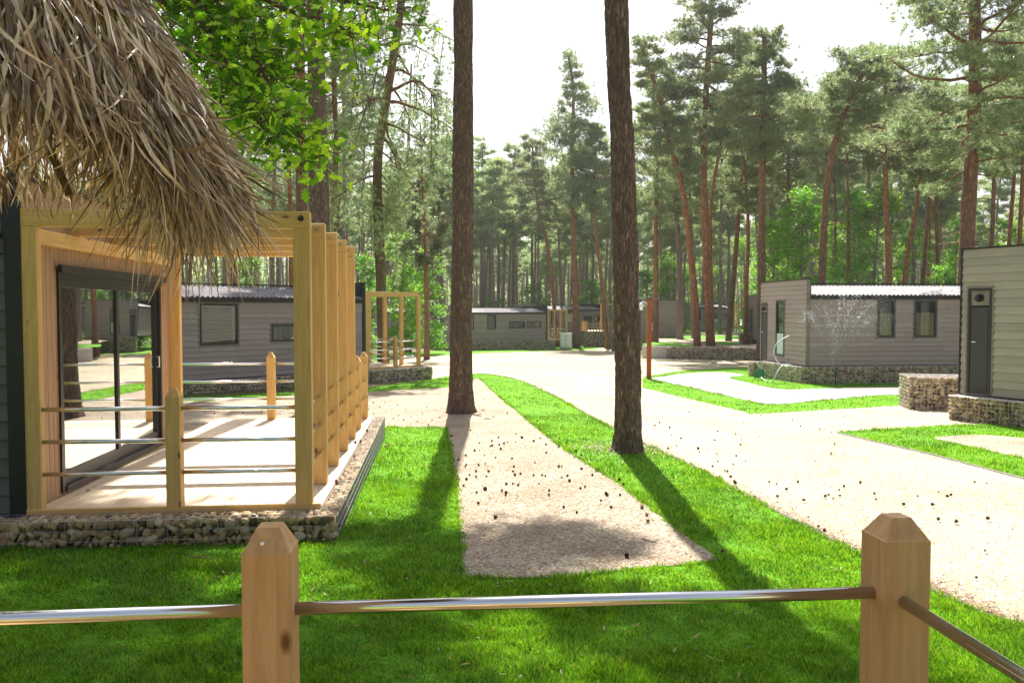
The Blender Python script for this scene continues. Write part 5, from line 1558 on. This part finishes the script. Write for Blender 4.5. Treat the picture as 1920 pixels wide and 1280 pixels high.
for (px, Y, yt, rp, z0, n, size, txt) in [
        (752, 52, 440, 40, .6, 6000, .17, 'bright green young tree above the second pergola, right of the mossy pine'),
        (802, 56, 470, 34, .4, 5000, .17, 'bright green bush tree right beside the slim orange pine'),
        (770, 60, 500, 40, .3, 4000, .18, 'low bright green shrub above the roof seen through the second pergola'),
        (690, 50, 480, 26, .5, 3500, .17, 'bright green young tree behind the black roof corner of the second cabin'),
        (1003, 88, 528, 38, .3, 3500, .24, 'low bright green bush with an arching branch above the centre cabin roof'),
        (925, 92, 562, 40, .2, 2600, .24, 'bright low undergrowth bush right of the first big trunk above the cabin'),
        (1108, 90, 520, 34, .3, 4200, .24, 'bright green bush just left of the second big trunk'),
        (1150, 94, 530, 26, .3, 2600, .24, 'bright green bush directly behind the second big trunk'),
        (1212, 82, 510, 26, .3, 4000, .22, 'bright green bush above the lamp post'),
        (1252, 84, 478, 34, .4, 5000, .22, 'green young tree above the cabin end behind the lamp post'),
        (1290, 104, 490, 30, .3, 4200, .22, 'green young tree behind the leaning pair of pines'),
        (1350, 104, 500, 30, .3, 4200, .22, 'green young tree right of the pair of pines, above the farthest cabin'),
        (1396, 104, 440, 44, .5, 6000, .2, 'dark green young tree left of the brown grey cabin'),
        (1452, 56, 400, 46, .5, 7500, .18, 'bright green tree behind the door end of the brown grey cabin'),
        (1500, 50, 360, 56, .6, 8500, .17, 'tall bright green tree left of the grey leaning trunk'),
        (1596, 58, 365, 52, .6, 8000, .18, 'tall bright green tree right of the grey leaning trunk'),
        (1640, 54, 345, 60, .6, 8500, .18, 'largest bright green tree, behind the middle of the brown grey cabin'),
        (1560, 66, 420, 50, .4, 5500, .2, 'green tree deep behind the grey leaning trunk'),
        (1712, 60, 420, 46, .5, 6000, .19, 'green tree behind the thin pine that leans right'),
        (1770, 50, 470, 40, .4, 5500, .17, 'bright green bush tree against the left side of the olive grey cabin'),
        (1792, 64, 400, 40, .5, 5500, .19, 'green tree left behind the big pine at the right edge'),
        (1880, 56, 400, 50, .5, 6000, .19, 'green tree above the roof of the olive grey cabin'),
        (450, 64, 480, 60, .3, 4500, .2, 'green undergrowth tree far behind the second cabin roof'),
        (20, 34, 360, 80, .5, 6000, .15, 'green tree beyond the left cabin roof')]:
    add_broad(txt, px, Y, yt, rp, z0, n, size)
# low undergrowth in the wood (no one could count it)
def undergrowth():
    P_ = []
    for _ in range(900):
        Y = random.uniform(80, 130); px = random.uniform(0, 1950); x = (px - 960) / F * Y; h = random.uniform(.5, 2.6)
        k_ = vnoise(np.array([[x * .12, Y * .12, 3.0]]))[0]
        if k_ < .45: continue
        P_.append(RNG.normal(size=(45, 3)) * np.array([.8, .8, h * .4]) + np.array([x, Y, zg(Y) + h * .7]))
    P_ = np.concatenate(P_); n = len(P_)
    nrm = RNG.normal(size=(n, 3)) * .5 + np.array([0, 0, .9]); nrm /= np.linalg.norm(nrm, axis=1)[:, None]
    a = np.cross(nrm, RNG.normal(size=(n, 3))); a /= np.linalg.norm(a, axis=1)[:, None]; b = np.cross(nrm, a); s_ = .15
    V = np.stack([P_ - a * s_, P_ + b * s_ * .5, P_ + a * s_, P_ - b * s_ * .5], 1).reshape(-1, 3)
    return np_mesh('undergrowth', V, np.arange(n * 4).reshape(-1, 4), M['leaf'])
tag(link('undergrowth', undergrowth()), 'low bright green undergrowth on the floor of the wood', 'undergrowth', kind='stuff')

# ------------------------------------------------------------------ oak over the left
def oak_leaf():
    """lobed outline, unit length along x"""
    half = [(0, .0), (.06, .03), (.16, .10), (.22, .22), (.29, .10), (.40, .20), (.46, .37), (.54, .16), (.64, .20), (.70, .36), (.80, .15), (.90, .18), (1.0, .04)]
    up_ = half; dn = [(x, -y) for x, y in half[1:]][::-1]
    return up_, half
def oak_leaves(P_, size):
    _, half = oak_leaf(); m_ = len(half)
    n = len(P_)
    nrm = RNG.normal(size=(n, 3)) * .7 + np.array([0, -.25, .8]); nrm /= np.linalg.norm(nrm, axis=1)[:, None]
    a = np.cross(nrm, RNG.normal(size=(n, 3))); a /= np.linalg.norm(a, axis=1)[:, None]; b = np.cross(nrm, a)
    s_ = size * (.65 + .7 * RNG.random(n))
    xs = np.array([h[0] for h in half]); ys = np.array([h[1] for h in half])
    bend = RNG.uniform(-.1, .35, n)
    fold = RNG.uniform(.0, .35, n)
    # rows: spine, left, right
    V = np.zeros((n, 3 * m_, 3))
    for k_, sg in enumerate((0, 1, -1)):
        u = xs[None] * s_[:, None]; v = sg * ys[None] * s_[:, None]; wz = -bend[:, None] * xs[None] ** 2 * s_[:, None] + fold[:, None] * np.abs(v)
        V[:, k_ * m_:(k_ + 1) * m_] = P_[:, None] + a[:, None] * u[..., None] + b[:, None] * v[..., None] + nrm[:, None] * wz[..., None]
    q = []
    for i in range(m_ - 1):
        q.append((i, i + 1, m_ + i + 1, m_ + i)); q.append((i + 1, i, 2 * m_ + i, 2 * m_ + i + 1))
    Fc = (np.array(q)[None] + (np.arange(n) * 3 * m_)[:, None, None]).reshape(-1, 4)
    return V.reshape(-1, 3), Fc
ob = Vector((-6.6, 4.4, zg(4.4)))
ot = thing('oak_tree', 'oak whose bright green leafy branches hang in from the top left, behind the thatch', 'tree', ob)
mb = MB()
fork = Vector((-.1, .1, 4.3))
mb.tube([Vector((0, 0, -.2)), Vector((.05, .02, 2)), fork, Vector((.2, .5, 6.2)), Vector((.1, .9, 8.0))], [.2, .17, .15, .10, .04], 12)
LP = []
limbs = [[(300, -90), (400, -10), (455, 70), (500, 150), (540, 230), (602, 292)], [(250, -120), (450, -60), (600, -10), (690, 12), (735, 22)], [(320, -60), (400, 60), (455, 140), (505, 215), (555, 280), (590, 305)],
         [(280, -80), (380, -30), (470, 20), (515, 60), (530, 100)], [(300, -40), (370, 30), (420, 110), (480, 200), (520, 250)], [(250, -100), (420, -40), (540, 20), (620, 40), (660, 70)], [(260, -60), (340, -20), (420, 30), (490, 50), (520, 120)],
         [(300, -60), (420, -20), (530, -10), (600, 30), (640, 60)], [(280, -40), (360, 20), (430, 70), (510, 120), (560, 130)],
         [(180, -120), (290, -10), (370, 70), (430, 150), (490, 230)], [(180, -100), (300, -30), (390, 30), (450, 100), (500, 170)], [(200, -90), (280, 10), (340, 90), (410, 170), (460, 240)], [(250, -90), (330, -30), (390, 50), (450, 170), (505, 260)]]
for i, lm in enumerate(limbs):
    Y0 = 5.2 + (i % 4) * .35
    pts = [fork + (AT(lm[0][0], lm[0][1], Y0 - .2) - ob - fork) * .5 + Vector((0, 0, .25))] + [AT(px, py, Y0 + .12 * j * math.sin(i)) - ob for j, (px, py) in enumerate(lm)]
    pts = smooth_path([fork] + pts, 5)
    mb.tube(pts, [max(.004, .045 * (1 - j / len(pts)) ** 1.3 + .003) for j in range(len(pts))], 6)
    st_ = int(len(pts) * .34)
    for j in range(st_, len(pts)):
        for _ in range(4 if j > len(pts) * .5 else 3):
            a = pts[j]; d = Vector((random.gauss(0, .12), random.gauss(0, .16), random.gauss(-.01, .10)))
            tip = a + d
            mb.tube([a, a + d * .6 + Vector((0, 0, .02)), tip], [.004, .003, .0018], 4, False)
            for _2 in range(random.randint(3, 6)):
                p = tip + Vector((random.gauss(0, .065), random.gauss(0, .07), random.gauss(0, .05)))
                LP.append(p[:])
# the rest of the crown, above and left of the frame
for _ in range(16):
    c = fork + Vector((random.uniform(-2.2, 3.0), random.uniform(-1.4, 2.2), random.uniform(.6, 4.2)))
    q = c + ob
    if q.z < 3.9: continue
    mb.tube([fork + Vector((0, 0, random.uniform(0, 2.2))), (fork + c) / 2 + Vector((0, 0, .3)), c], [.03, .016, .004], 4, False)
    for _2 in range(20): LP.append((c + Vector((random.gauss(0, .3), random.gauss(0, .3), random.gauss(0, .2))))[:])
mb.build('trunk', M['bark_pine'], ot, True, False)
V, Fc = oak_leaves(np.array(LP), .074)
link('crown', np_mesh('crown', V, Fc, M['oak']), ot)

# ------------------------------------------------------------------ thatched parasol, top left
PR = 0.93
pc = Vector((-1.95, 2.70, 0)); zr = E + .56
pt = thing('thatched_parasol', 'palm thatched parasol filling the top left corner, ragged dry leaves hanging from its rim', 'parasol', (pc.x, pc.y, zd))
zr_l = zr - zd
q = MB(); q.tube([(0, 0, -.3), (0, 0, zr_l + 1.35)], .055, 14); q.build('pole', M['post_near'], pt, True)
SL = 1.18
CH = 1.12
q = MB()
for k_ in range(12):
    a = k_ * math.pi / 6
    q.tube([(0, 0, zr_l + CH - .16), (PR * .96 * math.cos(a), PR * .96 * math.sin(a), zr_l - .05)], .018, 6)
q.build('ribs', M['twig'], pt, True)
lathe([(.02, zr_l + CH - .06)] + [(PR * .93 * q_, zr_l + CH * (1 - (q_ * .86) ** 1.7) - .05) for q_ in (.25, .45, .65, .8, .9)], 40).build('lining', M['twig'], pt)
def proj(p):
    """pixel of a world point"""
    dx, dy, dz = p.x, p.y, p.z - E
    f_ = dy * CP - dz * SP; u_ = dy * SP + dz * CP
    return 960 + F * dx / f_, 640 - F * u_ / f_
prof_x = [-200, 0, 60, 110, 160, 200, 240, 290, 330, 350, 385, 430, 460, 490, 520]
prof_y = [225, 245, 250, 265, 300, 370, 440, 520, 600, 640, 570, 500, 440, 380, 330]
TV, TF = [], []
def ribbon(p, d0, L_, w_, curl=0.0, grav=.5, segs=7):
    """one palm leaflet: tapering, folded along its rib, bending down"""
    b = len(TV)
    d = Vector(d0).normalized(); side = d.cross(Vector((random.gauss(0, 1), random.gauss(0, 1), random.gauss(0, .4)))).normalized()
    p = Vector(p); st_ = L_ / segs; tw = random.gauss(0, .28)
    for i in range(segs + 1):
        t_ = i / segs; wd = w_ * min(1, .45 + t_ * 2.2) * (1 - t_ ** 2.2 * .92)
        nr = d.cross(side).normalized()
        TV.extend([(p - side * wd * .5)[:], (p + nr * wd * .16)[:], (p + side * wd * .5)[:]])
        d = (d + Vector((0, 0, -grav / segs)) + Vector((random.gauss(0, .09), random.gauss(0, .09), 0)) + side * curl / segs).normalized()
        side = (side - d * side.dot(d)).normalized(); side = (Matrix.Rotation(tw, 3, d) @ side)
        p = p + d * st_
    for i in range(segs):
        k_ = b + i * 3
        TF.append((k_, k_ + 1, k_ + 4, k_ + 3)); TF.append((k_ + 1, k_ + 2, k_ + 5, k_ + 4))
rnd = random.random
for row in range(13):
    f_ = 1 - row / 13.0           # 1 at rim
    r_ = PR * (.05 + .95 * f_)
    n_ = int(800 * f_ + 60)
    for i in range(n_):
        a = rnd() * 6.2832; ca, sa = math.cos(a), math.sin(a)
        rr = r_ * random.uniform(.9, 1.0)
        z = zr_l + CH * (1 - (rr / PR) ** 1.7) + random.uniform(-.02, .05)
        out_ = Vector((ca, sa, -max(.35, CH * 1.7 / PR * (rr / PR) ** .7))).normalized()
        tang = Vector((-sa, ca, 0))
        d = out_ + tang * random.gauss(0, .22) + Vector((ca, sa, .0)) * abs(random.gauss(0, .10)) + Vector((0, 0, random.gauss(0, .1)))
        ribbon((rr * ca, rr * sa, z), d, random.uniform(.22, .42) * (1 - .45 * f_), random.uniform(.007, .016), random.gauss(0, .6), random.uniform(.6, 1.7))
for i in range(1500):      # loose twisted leaflets on top
    a = rnd() * 6.2832; ca, sa = math.cos(a), math.sin(a)
    rr = PR * (.25 + .72 * rnd() ** .6)
    p = Vector((rr * ca, rr * sa, zr_l + CH * (1 - (rr / PR) ** 1.7) + random.uniform(.03, .09)))
    d = Vector((ca * .55, sa * .55, -.8)) + Vector((-sa, ca, 0)) * random.gauss(0, .42)
    ribbon(p, d, random.uniform(.2, .42), random.uniform(.008, .014), random.gauss(0, .7), random.uniform(.6, 1.6), 9)
# hanging fringe
for i in range(5200):
    a = rnd() * 6.2832 if i < 3400 else random.uniform(-2.4, .3); ca, sa = math.cos(a), math.sin(a)
    rr = PR * random.uniform(.84, 1.02)
    p = Vector((rr * ca, rr * sa, zr_l + CH * (1 - min(1, rr / PR) ** 1.7) + random.uniform(-.05, .03)))
    wpt = p + Vector((pc.x, pc.y, zd))
    px, py = proj(wpt)
    near = (sa < .35 and ca > -.9)
    if near:
        yb = float(np.interp(px + 20, prof_x, prof_y)); L_ = max(.14, (yb - py) / F * wpt.y * random.choice((random.uniform(.45, .8), random.uniform(.7, 1.0))))
    else:
        L_ = random.uniform(.04, .15)
    L_ = min(L_, .78)
    d = Vector((ca * .18 + random.gauss(0, .22), sa * .18 + random.gauss(0, .22), -1))
    ribbon(p, d, L_, random.uniform(.007, .015), random.gauss(0, .8), random.uniform(.2, .9), 8)
link('thatch', np_mesh('thatch', np.array(TV), np.array(TF), M['thatch']), pt)

# ------------------------------------------------------------------ air
hz_ = MB(); hz_.box(-330, 330, -70, 450, -10.9, 31)
hm, hnt, hout = newmat('hazy_air')
pv = hnt.nodes.new('ShaderNodeVolumePrincipled')
pv.inputs['Color'].default_value = (0.93, 0.96, 1.0, 1)
pv.inputs['Density'].default_value = 0.00035
pv.inputs['Anisotropy'].default_value = 0.45
hnt.links.new(pv.outputs[0], hout.inputs['Volume'])
ho_ = hz_.build('haze', hm)
tag(ho_, 'thin bright haze in the air of the wood', kind='stuff')
